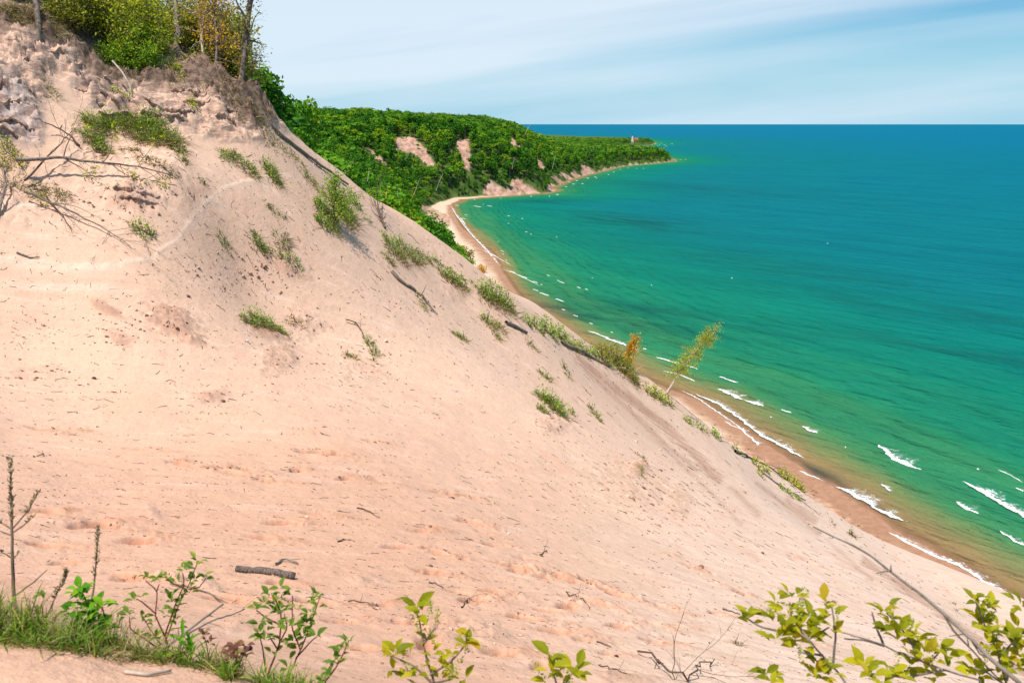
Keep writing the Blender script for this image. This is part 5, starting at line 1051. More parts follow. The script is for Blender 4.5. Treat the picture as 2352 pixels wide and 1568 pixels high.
# shrubs down on the beach, behind the dune
def beach_shrub(px, py, t, r, label, mat, seed):
    p = pt(px, py, t); z = float(ground(np.array([p[0]]), np.array([p[1]]))[0]); h = max(p[2] - z, .5) + r
    g = np.random.default_rng(seed); global rng; rng = g
    o = empty('beach_shrub', (p[0], p[1], z)); mb, lf = MB(), MB(); c = np.array([0, 0, p[2] - z])
    for q in range(9): tube(mb, wander((0, 0, -.2), c + g.normal(0, r * .5, 3) + [0, 0, .2], np.linalg.norm(c) + r * .5, 6, .1, g), np.linspace(.09, .02, 7), 4)
    n = 260; P = c + norm(g.normal(size=(n, 3))) * (g.random((n, 1)) ** .5) * r * np.array([1, 1, .8])
    quads(lf, P, norm(g.normal(size=(n, 3))), norm(g.normal(size=(n, 3)) + [0, 0, .8]), r * .28, r * .2)
    mb.build('stems', M_TWIG, o); lf.build('foliage', mat, o); tag(o, label, 'shrub')
beach_shrub(1106, 617, 440, 3.2, 'orange-brown shrub on the beach beyond the dune', M_ORANGE, 41)
beach_shrub(1072, 584, 330, 3.4, 'dull green shrub on the beach behind the pale pole', M_OLIVE, 42)
beach_shrub(1083, 602, 360, 2.2, 'small green shrub lowest on the beach behind the dune', M_LEAF, 43)
beach_shrub(1053, 574, 300, 3.0, 'green shrub at the lower end of the wood by the beach', M_LEAF, 44)
# ------------------------------------------------------------------ the wood on top of the cliff
g5 = np.random.default_rng(202)
def brush_proto(n, lsz, leafm, seed, hgt=3.0, wid=1.5):
    g = np.random.default_rng(seed); global rng; rng = g; mb, lf = MB(), MB(); pts = []
    for q in range(14):
        b = wander((g.normal(0, .2), g.normal(0, .2), -.3), (g.normal(0, .38), g.normal(0, .38), 1), hgt * g.uniform(.7, 1.15), 9, .10, g); tube(mb, b, np.linspace(.03, .008, 10), 4); pts.append(b[3:])
        for _ in range(4):
            c = wander(b[g.integers(3, 9)], (g.normal(), g.normal(), .45), wid * g.uniform(.35, .8), 5, .15, g); tube(mb, c, np.linspace(.012, .004, 6), 3); pts.append(c[1:])
    T = np.concatenate(pts); T = T[g.integers(len(T), size=n)] + g.normal(size=(n, 3)) * .17
    quads(lf, T, norm(g.normal(size=(n, 3)) + [0, 0, -.1]), norm(g.normal(size=(n, 3)) * .9 + [-.1, -.4, .8]), lsz * g.uniform(.65, 1.35, n), lsz * .6)
    out = []
    for nm, b, m_ in (('stems', mb, M_TWIG), ('foliage', lf, leafm)):
        V, Fq, mi, rn = b.arrays(); out.append((nm, mesh_np('brush_' + nm, V, Fq, [m_], attrs={'rnd': rn})))
    return out
BR = [brush_proto(900, .17, M_YELL, 51), brush_proto(900, .17, M_YELL, 52, 3.4), brush_proto(900, .16, M_OLIVE, 53), brush_proto(1300, .18, M_LEAF, 54, 2.6, 1.6), brush_proto(1000, .17, M_AMBER, 55, 3.2)]
def put(parts, name, p, sc_, lab, cat, grp):
    o = empty(name, p); o.scale = (sc_, sc_, sc_); o.rotation_euler = (g5.normal(0, .06), g5.normal(0, .06), g5.uniform(0, 6.28)); tag(o, lab, cat, grp)
    for nm, me in parts: link(bpy.data.objects.new(nm, me), o)
for k, (a, b, sc_) in enumerate([(262, 150, .55), (290, 160, .6), (318, 168, .7), (345, 160, .62), (300, 128, .75), (335, 135, .75)]):
    put(BR[3], 'cliff_shrub', on(a, b)[0], sc_, 'vivid green low shrub at the brow where the cliff top bulges out', 'shrub', 'vivid green shrubs at the brow')
for k in range(62):
    a = g5.uniform(120, 560); lip = np.interp(a, [100, 150, 200, 245, 300, 375, 430, 520, 570], [40, 70, 118, 150, 150, 150, 122, 172, 195]); b = lip - 8 - g5.random() ** 1.3 * 150
    p, t = on(a, max(b, -60))
    if t < 38 or t > 75: continue
    put(BR[g5.integers(3)], 'cliff_shrub', p, g5.uniform(.55, 1.05) * (.75 if a > 500 else 1), 'yellow green shrub in the thicket on top of the dune cliff', 'shrub', 'shrubs of the thicket on the cliff top')
for k, (a, b, sc_) in enumerate([(440, 118, 1.0), (462, 128, 1.05), (484, 142, 1.05), (506, 158, 1.05), (526, 172, .95), (543, 186, .8), (452, 95, 1.2), (478, 108, 1.2), (500, 122, 1.2), (520, 140, 1.15), (540, 160, 1.05), (556, 180, .8), (470, 80, 1.3), (500, 95, 1.3), (525, 115, 1.3), (548, 140, 1.1)]):
    put(BR[(2, 4, 1)[k % 3]], 'cliff_shrub', on(a, b)[0], sc_, 'olive and orange shrub crowding behind the tall bare-boled tree', 'shrub', 'olive and orange shrubs at the right of the cliff thicket')
for k, (a, b, sc_) in enumerate([(60, 6, .4), (100, 12, .4), (130, 30, .4), (30, 0, .45), (150, 55, .35)]):
    put(BR[3], 'cliff_shrub', on(a, b)[0], sc_, 'small green shrub beside the leaning trunk at the far left brow', 'shrub', 'small green shrubs at the far left brow')
def up_tree(base, top, dt, r0, r1, label, bark, leafm, nbr, blen, nleaf, lsz, start, seed, ext=1.0):
    p, t = on(*base); q = pt(top[0], top[1], t + dt); P = np.stack([p - (q - p) * .03, p + (q - p) * .35, p + (q - p) * .7, p + (q - p) * ext])
    leafy_tree('cliff_tree', label, fine(P, 14, .04), r0, r1, bark, leafm, nbr, blen, nleaf, lsz, .16, start, seed, .25)
up_tree((556, 208), (577, -10), .5, .155, .125, 'tall bare-boled tree at the right end of the cliff wood', M_BARK, M_OLIVE, 44, 1.9, 1100, .15, .08, 61, 1.6)
up_tree((552, 198), (548, 60), 1.0, .05, .03, 'thin crooked sapling with orange leaves behind the tall bare-boled tree', M_TWIG, M_OLIVE, 30, 1.1, 420, .14, .1, 62, 1.2)
up_tree((500, 175), (495, -40), 2.5, .08, .05, 'pale trunked tree with orange yellow crown in the cliff wood', M_BARK, M_ORANGE, 60, 2.1, 1500, .16, .1, 63, 1.15)
up_tree((470, 150), (452, -40), 4, .09, .06, 'pale trunk deep in the thicket left of the orange crown', M_BIRCH, M_OLIVE, 60, 2.1, 1500, .16, .15, 64, 1.2)
up_tree((408, 118), (400, -60), 6, .17, .12, 'grey trunk in the middle of the cliff thicket', M_BARK, M_YELL, 40, 2.2, 900, .17, .3, 65, 1.5)
up_tree((92, 122), (80, -30), 1.0, .14, .13, 'leaning bare trunk rooted in the far left cliff edge', M_BARK, M_LEAF, 6, .7, 40, .12, .5, 66, 1.5)
up_tree((575, 212), (588, 120), 1.5, .025, .012, 'slim leafy sapling right of the tall bare-boled tree', M_TWIG, M_OLIVE, 22, 1.2, 260, .14, .1, 67, 1.0)
up_tree((585, 215), (600, 180), .5, .02, .01, 'low twiggy bush at the tip of the cliff against the sky', M_TWIG, M_OLIVE, 22, .9, 150, .10, .0, 68, 1.0)
# ------------------------------------------------------------------ litter on the sand, past counting
def litter(n, seed):
    g = np.random.default_rng(seed); mb = MB(); k = 0
    while k < n:
        a, b = g.uniform(0, 2352), g.uniform(330, 1568)
        if b < 300 + (a - 620) * .66 + 12 or (a < 700 and b > 1425): continue
        dens = .5 + .9 * perlin(np.array([a / 130]), np.array([b / 110]))[0] + .35 * (b > 1050)
        if g.random() > dens: continue
        r = ray(a, b); t = TT[min(int(b // 16), 97), min(int(a // 16), 146)]
        if t <= 0: continue
        p = r * t; p[2] = surf(p[0], p[1]) + .012; k += 1
        L_ = mpx(g.choice([3, 5, 8, 15, 24], p=[.4, .28, .2, .09, .03]) * g.uniform(.6, 1.3), t); L_ = min(L_, .6); d = np.array([g.normal(), g.normal(), 0]); d /= np.linalg.norm(d); w = max(mpx(.75, t), .003) * g.uniform(.7, 1.3)
        q = wander(p - d * L_ / 2, d, L_, 3, .3, g); q[:, 2] = surf(q[:, 0], q[:, 1]) + w * .7
        tube(mb, q, np.linspace(w, w * .5, 4), 3, 0, g.random())
    return mb
TT = np.zeros((98, 147))
for j in range(98):
    for i in range(147):
        if j * 16 + 8 > 300 + (i * 16 - 620) * .66: TT[j, i] = 1
jj, ii = np.where(TT > 0)
rays_ = ray(ii * 16 + 8, jj * 16 + 8); tgrid = np.concatenate([np.linspace(1.5, 30, 140), np.linspace(30.4, 150, 300)])
TT[:] = 0; done = np.zeros(len(jj), bool); tv = np.zeros(len(jj))
for t in tgrid:
    q = rays_ * t; z = surf(q[:, 0], q[:, 1]); h_ = (q[:, 2] < z) & ~done; tv[h_] = t; done |= h_
TT[jj, ii] = tv
s = NT('twig_litter'); M_LIT = s.base(s.ramp(s.attr('rnd'), [(0, (.07, .042, .03)), (.7, (.17, .105, .075)), (.92, (.42, .32, .24)), (1, (.6, .52, .44))]), .9, .1)
mb = litter(6500, 9); tag(mb.build('twig_litter', M_LIT), 'bits of twig and dead leaf scattered over the sand', 'litter', kind='stuff')
mb = MB(); g = np.random.default_rng(15); k = 0
while k < 900:
    a, b = g.uniform(0, 2352), g.uniform(600, 1540)
    if b < 330 + (a - 620) * .66 + 20 or perlin(np.array([a / 160 + 9]), np.array([b / 120]))[0] < .02: continue
    t = TT[min(int(b // 16), 97), min(int(a // 16), 146)]
    if t <= 0 or t > 70: continue
    p = ray(a, b) * t; p[2] = surf(p[0], p[1]); k += 1; r = mpx(g.uniform(.7, 1.7), t)
    V = np.array([(1, 0, 0), (0, 1, 0), (-1, 0, 0), (0, -1, 0), (0, 0, .8), (0, 0, -.5)]) * r * g.uniform(.6, 1.3, (6, 3)) + p
    mb.add(V, [(0, 1, 4, -1), (1, 2, 4, -1), (2, 3, 4, -1), (3, 0, 4, -1), (1, 0, 5, -1), (2, 1, 5, -1), (3, 2, 5, -1), (0, 3, 5, -1)], 0, g.random())
mbP = mb; mb = MB(); g = np.random.default_rng(77); k = 0
CL = [(f[0], f[1], 16, 7) for f in FOOT] + [(395, 740, 75, 40), (640, 830, 70, 40), (270, 760, 60, 40), (840, 850, 90, 45), (700, 745, 50, 40), (1268, 985, 50, 26), (1460, 1110, 130, 80), (100, 860, 90, 30), (560, 640, 120, 60), (300, 470, 120, 50), (470, 915, 60, 24), (620, 780, 60, 20), (1120, 1460, 110, 30), (560, 1430, 90, 20), (360, 1180, 40, 16), (960, 700, 60, 26), (1560, 1160, 100, 80), (90, 770, 60, 26)]
CW = np.array([3.0] * len(FOOT) + [c[2] * c[3] / 60 for c in CL[len(FOOT):]]); CW /= CW.sum()
while k < 2300:
    c = CL[g.choice(len(CL), p=CW)]; a, b = c[0] + g.normal() * c[2] * .6, c[1] + g.normal() * c[3] * .6
    if not (0 < a < 2352 and 300 < b < 1500) or b < 300 + (a - 620) * .66 + 14: continue
    t = TT[min(int(b // 16), 97), min(int(a // 16), 146)]
    if t <= 0: continue
    p = ray(a, b) * t; p[2] = surf(p[0], p[1]); k += 1; r = mpx(g.choice([1.3, 2.1, 3.2, 5.2], p=[.45, .33, .17, .05]) * g.uniform(.7, 1.3), t)
    V = np.array([(1, 0, .1), (.2, 1, 0), (-1, .1, .2), (0, -1, 0), (.1, 0, .75), (0, 0, -.5), (.6, -.6, .5), (-.5, .6, .5)]) * r * g.uniform(.55, 1.35, (8, 3)) + p
    mb.add(V, [(0, 1, 4, -1), (1, 7, 4, -1), (7, 2, 4, -1), (2, 3, 4, -1), (3, 6, 4, -1), (6, 0, 4, -1), (1, 2, 7, -1), (3, 0, 6, -1), (1, 0, 5, -1), (2, 1, 5, -1), (3, 2, 5, -1), (0, 3, 5, -1)], 0, g.random())
s = NT('sand_clods'); tag(mb.build('sand_clods', s.base(s.ramp(s.attr('rnd'), [(0, (.15, .085, .06)), (.4, (.32, .19, .13)), (.8, (.50, .32, .23)), (1, (.62, .43, .32))]), .95, .05)), 'crumbled lumps of damp sand about the slides and footprints', 'clods', kind='stuff')
mb = mbP
s = NT('pebbles'); tag(mb.build('pebbles', s.base(s.ramp(s.attr('rnd'), [(0, (.12, .08, .07)), (.4, (.34, .24, .19)), (.75, (.5, .45, .42)), (1, (.75, .70, .66))]), .8, .2)), 'small pebbles strewn over the sand', 'pebbles', kind='stuff')

mb = MB(); g = np.random.default_rng(33)
for q in range(420):
    f = g.random() * (len(sh) - 2); i = int(f); c = sh[i] + (sh[i + 1] - sh[i]) * (f - i)
    if c[1] > 820: continue
    n_ = norm(sh[i + 1] - sh[i]); n_ = np.array([-n_[1], n_[0]]); c = c + n_ * g.choice([5.5, 8.0, 11]) * g.uniform(.8, 1.25)
    z = surf(c[0], c[1]) if np.hypot(*c) < 198 else float(ground(np.array([c[0]]), np.array([c[1]]))[0])
    if z > -77.5 or z < -79.9: continue
    L_ = g.choice([.5, 1.0, 2.4], p=[.6, .3, .1]) * g.uniform(.6, 1.4); d = norm(np.array([g.normal(), g.normal(), 0])); w = .05 + .05 * g.random()
    tube(mb, wander(np.array([c[0], c[1], z + w]), d, L_, 3, .15, g), np.linspace(w, w * .5, 4), 4, 0, g.random() * .9)
tag(mb.build('driftwood_litter', M_LIT), 'small driftwood pieces strewn along the beach', 'driftwood', kind='stuff')
# ------------------------------------------------------------------ right by the camera
g6 = np.random.default_rng(314)
M_CHERRY = leaf_mat('cherry_leaves', [(0, (.15, .18, .008)), (.45, (.31, .31, .010)), (.85, (.44, .40, .012)), (1, (.42, .30, .02))], .45, .0, .12)
M_FRESH = leaf_mat('fresh_leaves', [(0, (.06, .19, .010)), (.5, (.12, .31, .012)), (1, (.26, .46, .02))], .42, .0, .15)
M_DOG = leaf_mat('sapling_leaves', [(0, (.08, .16, .02)), (.6, (.15, .24, .025)), (1, (.25, .32, .03))], .4, .0, .15)
M_MAROON = leaf_mat('maroon_leaves', [(0, (.09, .035, .03)), (.5, (.17, .06, .04)), (1, (.25, .16, .05))], .3, .0, .3)
M_BLOOM = leaf_mat('flower_buds', [(0, (.26, .30, .03)), (1, (.48, .48, .10))], .4, .0, .2)
M_SEED = leaf_mat('seed_husks', [(0, (.16, .11, .07)), (.5, (.38, .28, .17)), (1, (.56, .46, .31))], .2, .0, .15)
M_STALK = bark_mat('dry_stalk', (.24, .17, .115), (.13, .09, .06), 25)
def rosette(lf, c, n, L, g, upw=.55, wd=.5, spread=1.0, lean=(0, 0, 0)):
    a = g.random() * 6.28 + np.arange(n) * 2.4; D = norm(np.stack([np.cos(a) * spread, np.sin(a) * spread * .7 - .15, np.full(n, upw)], 1) + g.normal(size=(n, 3)) * .25 + np.array(lean))
    N = norm(np.stack([-np.cos(a) * .5, -np.sin(a) * .5, np.ones(n)], 1) + g.normal(size=(n, 3)) * .3)
    ll = L * g.uniform(.65, 1.15, n)
    leaves(lf, c + D * .006 + g.normal(size=(n, 3)) * L * .12, D, N, ll, ll * wd)
def raceme(bl, p, d, L, g):
    n = 34; f = g.random(n); a = g.random(n) * 6.28; q = p + norm(d)[None] * (f * L)[:, None] + np.stack([np.cos(a), np.sin(a), g.normal(size=n) * .3], 1) * .0055
    quads(bl, q, norm(g.normal(size=(n, 3))), norm(g.normal(size=(n, 3))), .0075, .007)
def leafy_stems(name, label, cat, t, stems, whorls, blooms, L, leafm, barkm, seed, root=None, r=(.0055, .0022), wd=.5, nw=4, upw=.55, group=None):
    global rng; g = np.random.default_rng(seed); rng = g
    base = pt(stems[0][0][0], stems[0][0][1], t)
    gz = float(ground(np.array([base[0]]), np.array([base[1]]))[0]); rt = np.array([base[0], base[1] - .04, min(gz, base[2])]) if root is None else np.array(root)
    o = empty(name, rt); st, lf, bl = MB(), MB(), MB()
    for i, s_ in enumerate(stems):
        P = px3(s_, t) + g.normal(0, .006, (len(s_), 3)) * np.array([0, 1, 0])
        if i == 0: P = np.concatenate([[rt - [0, 0, .03]], P])
        P = fine(P - rt, max(8, 3 * len(s_)), .03, g); k = r[0] if i == 0 else (r[0] + r[1]) / 2
        tube(st, P, np.linspace(k, r[1], len(P)), 6)
    for w in whorls:
        x, y = w[0], w[1]; n = w[2] if len(w) > 2 else nw
        rosette(lf, pt(x, y, t + g.normal(0, .03)) - rt, n, L * (w[3] if len(w) > 3 else 1), g, upw, wd)
    for (x, y, dx, dy) in blooms:
        p = pt(x, y, t - .02) - rt; bl = MB(); raceme(bl, p, pt(x + dx, y + dy, t - .02) - rt - p, .055, g); bl.build('flower_cluster', M_BLOOM, o)
    st.build('stems', barkm, o, smooth=True); lf.build('leaves', leafm, o, smooth=False)
    return tag(o, label, cat, group)
leafy_stems('cherry_shrub', 'leafy flowering branch at bottom centre, left of the single small sprig', 'shrub', 2.35,
    [[(1006, 1600), (988, 1545), (972, 1480), (962, 1420), (952, 1385)], [(988, 1545), (1030, 1520), (1062, 1490), (1075, 1462)], [(1000, 1575), (950, 1525), (900, 1508)], [(972, 1480), (1000, 1440)], [(1005, 1590), (940, 1560)], [(1000, 1570), (1040, 1560)]],
    [(956, 1392, 5, 1.1), (966, 1408, 4), (972, 1440, 3, .7), (980, 1470, 4, .7), (990, 1500, 3, .8), (897, 1512, 5, 1.1), (915, 1498, 4), (938, 1504, 4, .9), (905, 1535, 3, .8), (1066, 1480, 5, 1.1), (1076, 1466, 3), (1035, 1500, 5, .9), (1045, 1545, 4, .8), (958, 1550, 4, .8), (930, 1556, 4, .9), (1010, 1555, 4, .7), (1062, 1560, 3, .8), (985, 1530, 3, .6)],
    [(985, 1420, 5, -40), (1003, 1432, 4, -42), (968, 1450, -20, -32), (1070, 1500, 8, -40), (1000, 1485, -10, -30), (1045, 1545, 15, -35), (945, 1550, -10, -25), (1035, 1560, -12, -35)], .049, M_CHERRY, M_STALK, 1)
leafy_stems('cherry_shrub', 'small leafy sprig alone at the bottom edge right of centre', 'shrub', 2.3, [[(1290, 1610), (1275, 1560), (1264, 1505)], [(1285, 1590), (1315, 1545)]], [(1264, 1508, 4, 1.25), (1262, 1540, 4, .9), (1276, 1548, 3, .8), (1318, 1540, 4, 1.2), (1330, 1555, 3), (1295, 1565, 4, .9), (1255, 1562, 3, .8)], [(1272, 1560, 10, -30), (1310, 1568, -8, -28), (1250, 1555, -12, -20)], .049, M_CHERRY, M_STALK, 2)
leafy_stems('cherry_shrub', 'leafy flowering branches reaching farthest left in the bottom right corner', 'shrub', 2.3,
    [[(1955, 1600), (1944, 1566), (1915, 1530), (1891, 1505), (1853, 1461), (1824, 1446)], [(1810, 1455), (1774, 1446), (1742, 1434), (1712, 1420)], [(1918, 1532), (1916, 1450), (1912, 1396)], [(1853, 1461), (1822, 1425), (1812, 1380)], [(1891, 1505), (1835, 1500)], [(1853, 1465), (1905, 1440)]],
    [(1815, 1368, 5, 1.1), (1790, 1386, 4, 1.1), (1808, 1402, 4, .9), (1826, 1408, 3, .7), (1712, 1420, 5, 1.1), (1725, 1428, 3, .9), (1780, 1428, 4), (1857, 1416, 4), (1897, 1390, 5, 1.1), (1909, 1412, 3), (1880, 1438, 5), (1912, 1458, 3), (1825, 1446, 6, 1.1), (1803, 1440, 4), (1788, 1468, 6, 1.1), (1826, 1472, 6, 1.1), (1852, 1450, 4), (1842, 1434, 3), (1878, 1528, 6, 1.1), (1868, 1550, 6, 1.1), (1909, 1548, 4), (1760, 1552, 5, 1.1), (1903, 1480, 1, .8), (1890, 1560, 5), (1775, 1566, 4), (1845, 1480, 3)],
    [(1835, 1415, 4, -36), (1818, 1425, -8, -34), (1920, 1435, 3, -30), (1840, 1392, 8, -30), (1795, 1410, -20, -8), (1895, 1550, 10, -32), (1835, 1480, 6, 28)], .049, M_CHERRY, M_GREY, 3)
leafy_stems('cherry_shrub', 'leafy branches in the middle of the bottom right corner below the long grey branch', 'shrub', 2.4,
    [[(2260, 1610), (2249, 1557), (2161, 1536), (2103, 1513), (2079, 1501), (2029, 1479), (1956, 1452), (1909, 1446)], [(2029, 1479), (1990, 1473), (1941, 1469)], [(2029, 1479), (2015, 1440), (2005, 1408)], [(2110, 1515), (2090, 1470), (2060, 1430), (2035, 1405)], [(2130, 1525), (2165, 1495)], [(2170, 1538), (2090, 1560), (2000, 1545)]],
    [(2030, 1409, 5, 1.2), (2050, 1428, 5), (2042, 1442, 4, .9), (2070, 1456, 6, 1.1), (2060, 1470, 4), (2102, 1468, 6, 1.15), (2115, 1485, 5), (2127, 1498, 5), (2090, 1508, 5), (2110, 1515, 5), (2167, 1493, 5, 1.2), (2175, 1506, 3), (1984, 1529, 5, 1.2), (1995, 1550, 5), (2041, 1544, 5, .9), (2097, 1536, 5), (2120, 1545, 5), (2184, 1534, 4, 1.1), (2145, 1560, 5), (2070, 1560, 4), (2020, 1562, 4), (2095, 1448, 3, .8)],
    [(2088, 1455, 5, -34), (2040, 1420, 10, -28), (2136, 1520, 6, -30), (2055, 1545, 5, -28)], .049, M_CHERRY, M_GREY, 4)
leafy_stems('cherry_shrub', 'densest leafy branches at the right frame edge', 'shrub', 2.45,
    [[(2330, 1615), (2310, 1560), (2296, 1510), (2272, 1450), (2245, 1385)], [(2310, 1560), (2335, 1500), (2345, 1450)], [(2296, 1510), (2330, 1470)], [(2318, 1580), (2270, 1545), (2235, 1530)]],
    [(2240, 1382, 6, 1.1), (2252, 1392, 4), (2268, 1396, 5), (2250, 1428, 6, 1.2), (2262, 1440, 4), (2273, 1456, 6, 1.1), (2280, 1486, 6), (2265, 1478, 4), (2342, 1388, 5, 1.1), (2350, 1400, 4), (2318, 1466, 5), (2337, 1456, 6, 1.1), (2308, 1506, 5), (2338, 1500, 6, 1.1), (2299, 1532, 4), (2325, 1530, 5), (2347, 1480, 5), (2234, 1532, 6, 1.1), (2249, 1550, 5), (2290, 1556, 5), (2345, 1540, 5), (2300, 1442, 3)],
    [(2278, 1420, 8, -34), (2285, 1470, 5, -36), (2270, 1490, -6, 24), (2262, 1405, 6, -22), (2330, 1490, 6, -30)], .049, M_CHERRY, M_GREY, 5)
gb = px3([(2420, 1640), (2330, 1556), (2278, 1516), (2234, 1469), (2205, 1443), (2161, 1402), (2126, 1373), (2073, 1332), (2044, 1311), (1997, 1273), (1956, 1250), (1915, 1232), (1868, 1209)], (2.25, 2.75))
woody('bare_branch', 'long bare grey branch crossing the bottom right corner out of focus', 'branch', fine(gb, 30, .02), .0072, .0026, M_GREY, seed=90, trunkname='branch', sides=7)
bo = bpy.data.objects['bare_branch']; mb = MB()
for pl, r_ in (([(2167, 1408), (2190, 1449), (2225, 1484), (2267, 1531), (2295, 1560)], .004), ([(2044, 1311), (2030, 1312), (2013, 1316)], .0032), ([(2047, 1313), (2046, 1298)], .003), ([(2225, 1484), (2222, 1465)], .0025), ([(2214, 1455), (2180, 1460)], .0025), ([(2234, 1474), (2250, 1500), (2300, 1530)], .003), ([(1915, 1232), (1910, 1236)], .0025)):
    tube(mb, fine(px3(pl, 2.5), 10, .03, g6) - np.array(bo.location), np.linspace(r_, r_ * .6, 10), 5)
mb.build('side_twigs', M_GREY, bo)
# tall dead flower stalks at the left
def stalk(label, t, main, sides, heads, seed, r=.006):
    global rng; g = np.random.default_rng(seed); rng = g
    b = pt(main[0][0], main[0][1], t); gz = float(surf(b[0], b[1])); o = empty('dead_flower_stalk', (b[0], b[1], min(gz, b[2]))); rt = np.array(o.location); st, sd = MB(), MB()
    P = px3(main, t); P[0] = rt - [0, 0, .03]; tube(st, fine(P - rt, 24, .02, g), np.linspace(r, r * .3, 24), 6)
    for s_ in sides: tube(st, fine(px3(s_, t) - rt, 8, .04, g), np.linspace(r * .35, r * .2, 8), 5)
    for (pl, n, sz) in heads:
        sd = MB(); Q = fine(px3(pl, t) - rt, max(n, 2), .01, g)
        for q in Q:
            k = 6; a = g.random(k) * 6.28; D = norm(np.stack([np.cos(a) * .5, np.sin(a) * .5, np.ones(k)], 1) + g.normal(size=(k, 3)) * .25); leaves(sd, np.tile(q, (k, 1)) + g.normal(size=(k, 3)) * .002, D, norm(g.normal(size=(k, 3))), sz * .72 * g.uniform(.6, 1.25, k), sz * .26)
        sd.build('seed_head', M_SEED, o)
    st.build('stem', M_STALK, o, smooth=True)
    tag(o, label, 'plant')
stalk('tallest dead flower stalk with husks at the left frame edge', 2.75, [(66, 1545), (60, 1475), (48, 1440), (34, 1387), (32, 1355), (28, 1291), (28, 1226), (26, 1168), (24, 1109), (26, 1058)], [[(28, 1214), (48, 1192), (64, 1173), (85, 1135)], [(28, 1216), (12, 1205), (-6, 1196)], [(30, 1222), (52, 1208), (72, 1190)], [(38, 1364), (76, 1337), (108, 1308)], [(28, 1282), (14, 1272), (2, 1268)], [(28, 1284), (42, 1270)], [(28, 1230), (8, 1222), (-8, 1215)]],
      [([(27, 1196), (26, 1168), (24, 1120), (26, 1056)], 17, .026), ([(62, 1176), (75, 1152), (88, 1130)], 7, .022), ([(62, 1198), (74, 1188)], 3, .02), ([(2, 1202), (-2, 1196)], 2, .02), ([(4, 1268), (6, 1266)], 2, .016), ([(42, 1270), (43, 1268)], 1, .014)], 11, .0085)
stalk('straight dead flower stalk with a narrow husk spike, second from the left', 2.7, [(165, 1535), (178, 1500), (190, 1469), (202, 1420), (214, 1358), (220, 1299), (226, 1210)], [], [([(217, 1322), (216, 1312)], 2, .022), ([(221, 1295), (223, 1255), (226, 1212)], 13, .021)], 12, .0055)
stalk('short bent dead stalk with a fluffy husk tip among the grass', 2.7, [(60, 1490), (80, 1450), (103, 1425), (126, 1373), (138, 1346), (152, 1308)], [], [([(126, 1372), (136, 1350)], 5, .020), ([(140, 1345), (150, 1330), (154, 1312)], 9, .026)], 13, .0045)
stalk('thin dark bare stem at the lower left edge', 2.65, [(26, 1500), (22, 1460), (10, 1400), (0, 1365)], [[(22, 1460), (6, 1436)]], [], 14, .004)
RED = 'red-stemmed sapling'
leafy_stems('red_stem_sapling', 'tall red-stemmed sapling with small leaf pairs left of the dark log', 'sapling', 2.75,
    [[(384, 1490), (378, 1458), (404, 1387), (422, 1343), (422, 1312)], [(382, 1470), (410, 1390), (433, 1343), (454, 1290)], [(378, 1460), (360, 1408), (359, 1358), (337, 1329)], [(360, 1408), (328, 1381), (312, 1376)], [(433, 1352), (457, 1349), (472, 1329)], [(404, 1390), (430, 1382)], [(359, 1358), (366, 1340)], [(370, 1480), (345, 1440), (330, 1420)], [(366, 1490), (300, 1440), (297, 1415)], [(422, 1350), (400, 1340), (384, 1326)]],
    [(337, 1327, 4), (363, 1332, 4), (384, 1324, 4), (422, 1310, 5), (428, 1306, 3), (454, 1284, 4, .9), (446, 1302, 3), (470, 1328, 5), (449, 1332, 4), (432, 1340, 4), (408, 1337, 4), (322, 1371, 3), (308, 1376, 3, 1.1), (394, 1366, 4), (436, 1363, 5), (396, 1382, 4), (400, 1398, 4), (382, 1414, 4), (325, 1418, 4), (332, 1430, 4), (352, 1430, 3), (294, 1412, 5), (262, 1426, 4, 1.1), (407, 1426, 4), (408, 1440, 3), (352, 1463, 5), (366, 1464, 3), (322, 1458, 3), (413, 1375, 3)], [], .034, M_DOG, M_REDST, 21, r=(.004, .0016), wd=.48, nw=3, upw=.5)
leafy_stems('red_stem_sapling', 'wide red-stemmed sapling below the right end of the dark log', 'sapling', 2.6,
    [[(612, 1560), (640, 1480), (645, 1420), (635, 1382), (622, 1366)], [(660, 1562), (690, 1490), (712, 1440), (726, 1396), (736, 1366)], [(645, 1434), (610, 1417), (588, 1402)], [(612, 1540), (600, 1480), (592, 1450)], [(640, 1480), (660, 1440), (652, 1410)], [(690, 1490), (670, 1440), (672, 1366)], [(640, 1490), (615, 1450)], [(680, 1510), (716, 1470), (728, 1462)]],
    [(644, 1352, 4), (672, 1364, 4), (622, 1367, 4), (609, 1381, 4), (587, 1396, 5, 1.1), (638, 1388, 4), (650, 1396, 4), (644, 1410, 4), (633, 1404, 3), (597, 1434, 5, 1.1), (636, 1438, 5, 1.1), (659, 1436, 5), (592, 1456, 4), (630, 1500, 3, 1.1), (606, 1468, 4), (613, 1474, 3), (720, 1381, 5), (733, 1366, 4), (730, 1390, 3), (712, 1406, 5), (706, 1426, 5, 1.1), (703, 1436, 4), (685, 1398, 3), (691, 1456, 6), (676, 1470, 5), (650, 1477, 4), (700, 1460, 5), (727, 1458, 3), (682, 1492, 4), (665, 1440, 3), (660, 1536, 4, 1.1)], [], .036, M_DOG, M_REDST, 22, r=(.0042, .0016), wd=.5, nw=3, upw=.5)
leafy_stems('red_stem_sapling', 'single slanting red stem with leaf pairs right of the wide sapling', 'sapling', 2.45, [[(738, 1600), (748, 1563), (774, 1530), (790, 1496), (800, 1474)]], [(800, 1472, 4), (792, 1488, 4), (780, 1496, 4), (784, 1506, 3), (774, 1518, 4), (768, 1528, 3), (756, 1540, 5, 1.1), (748, 1560, 5, 1.1)], [], .034, M_DOG, M_REDST, 23, r=(.004, .0016), wd=.46, nw=3)
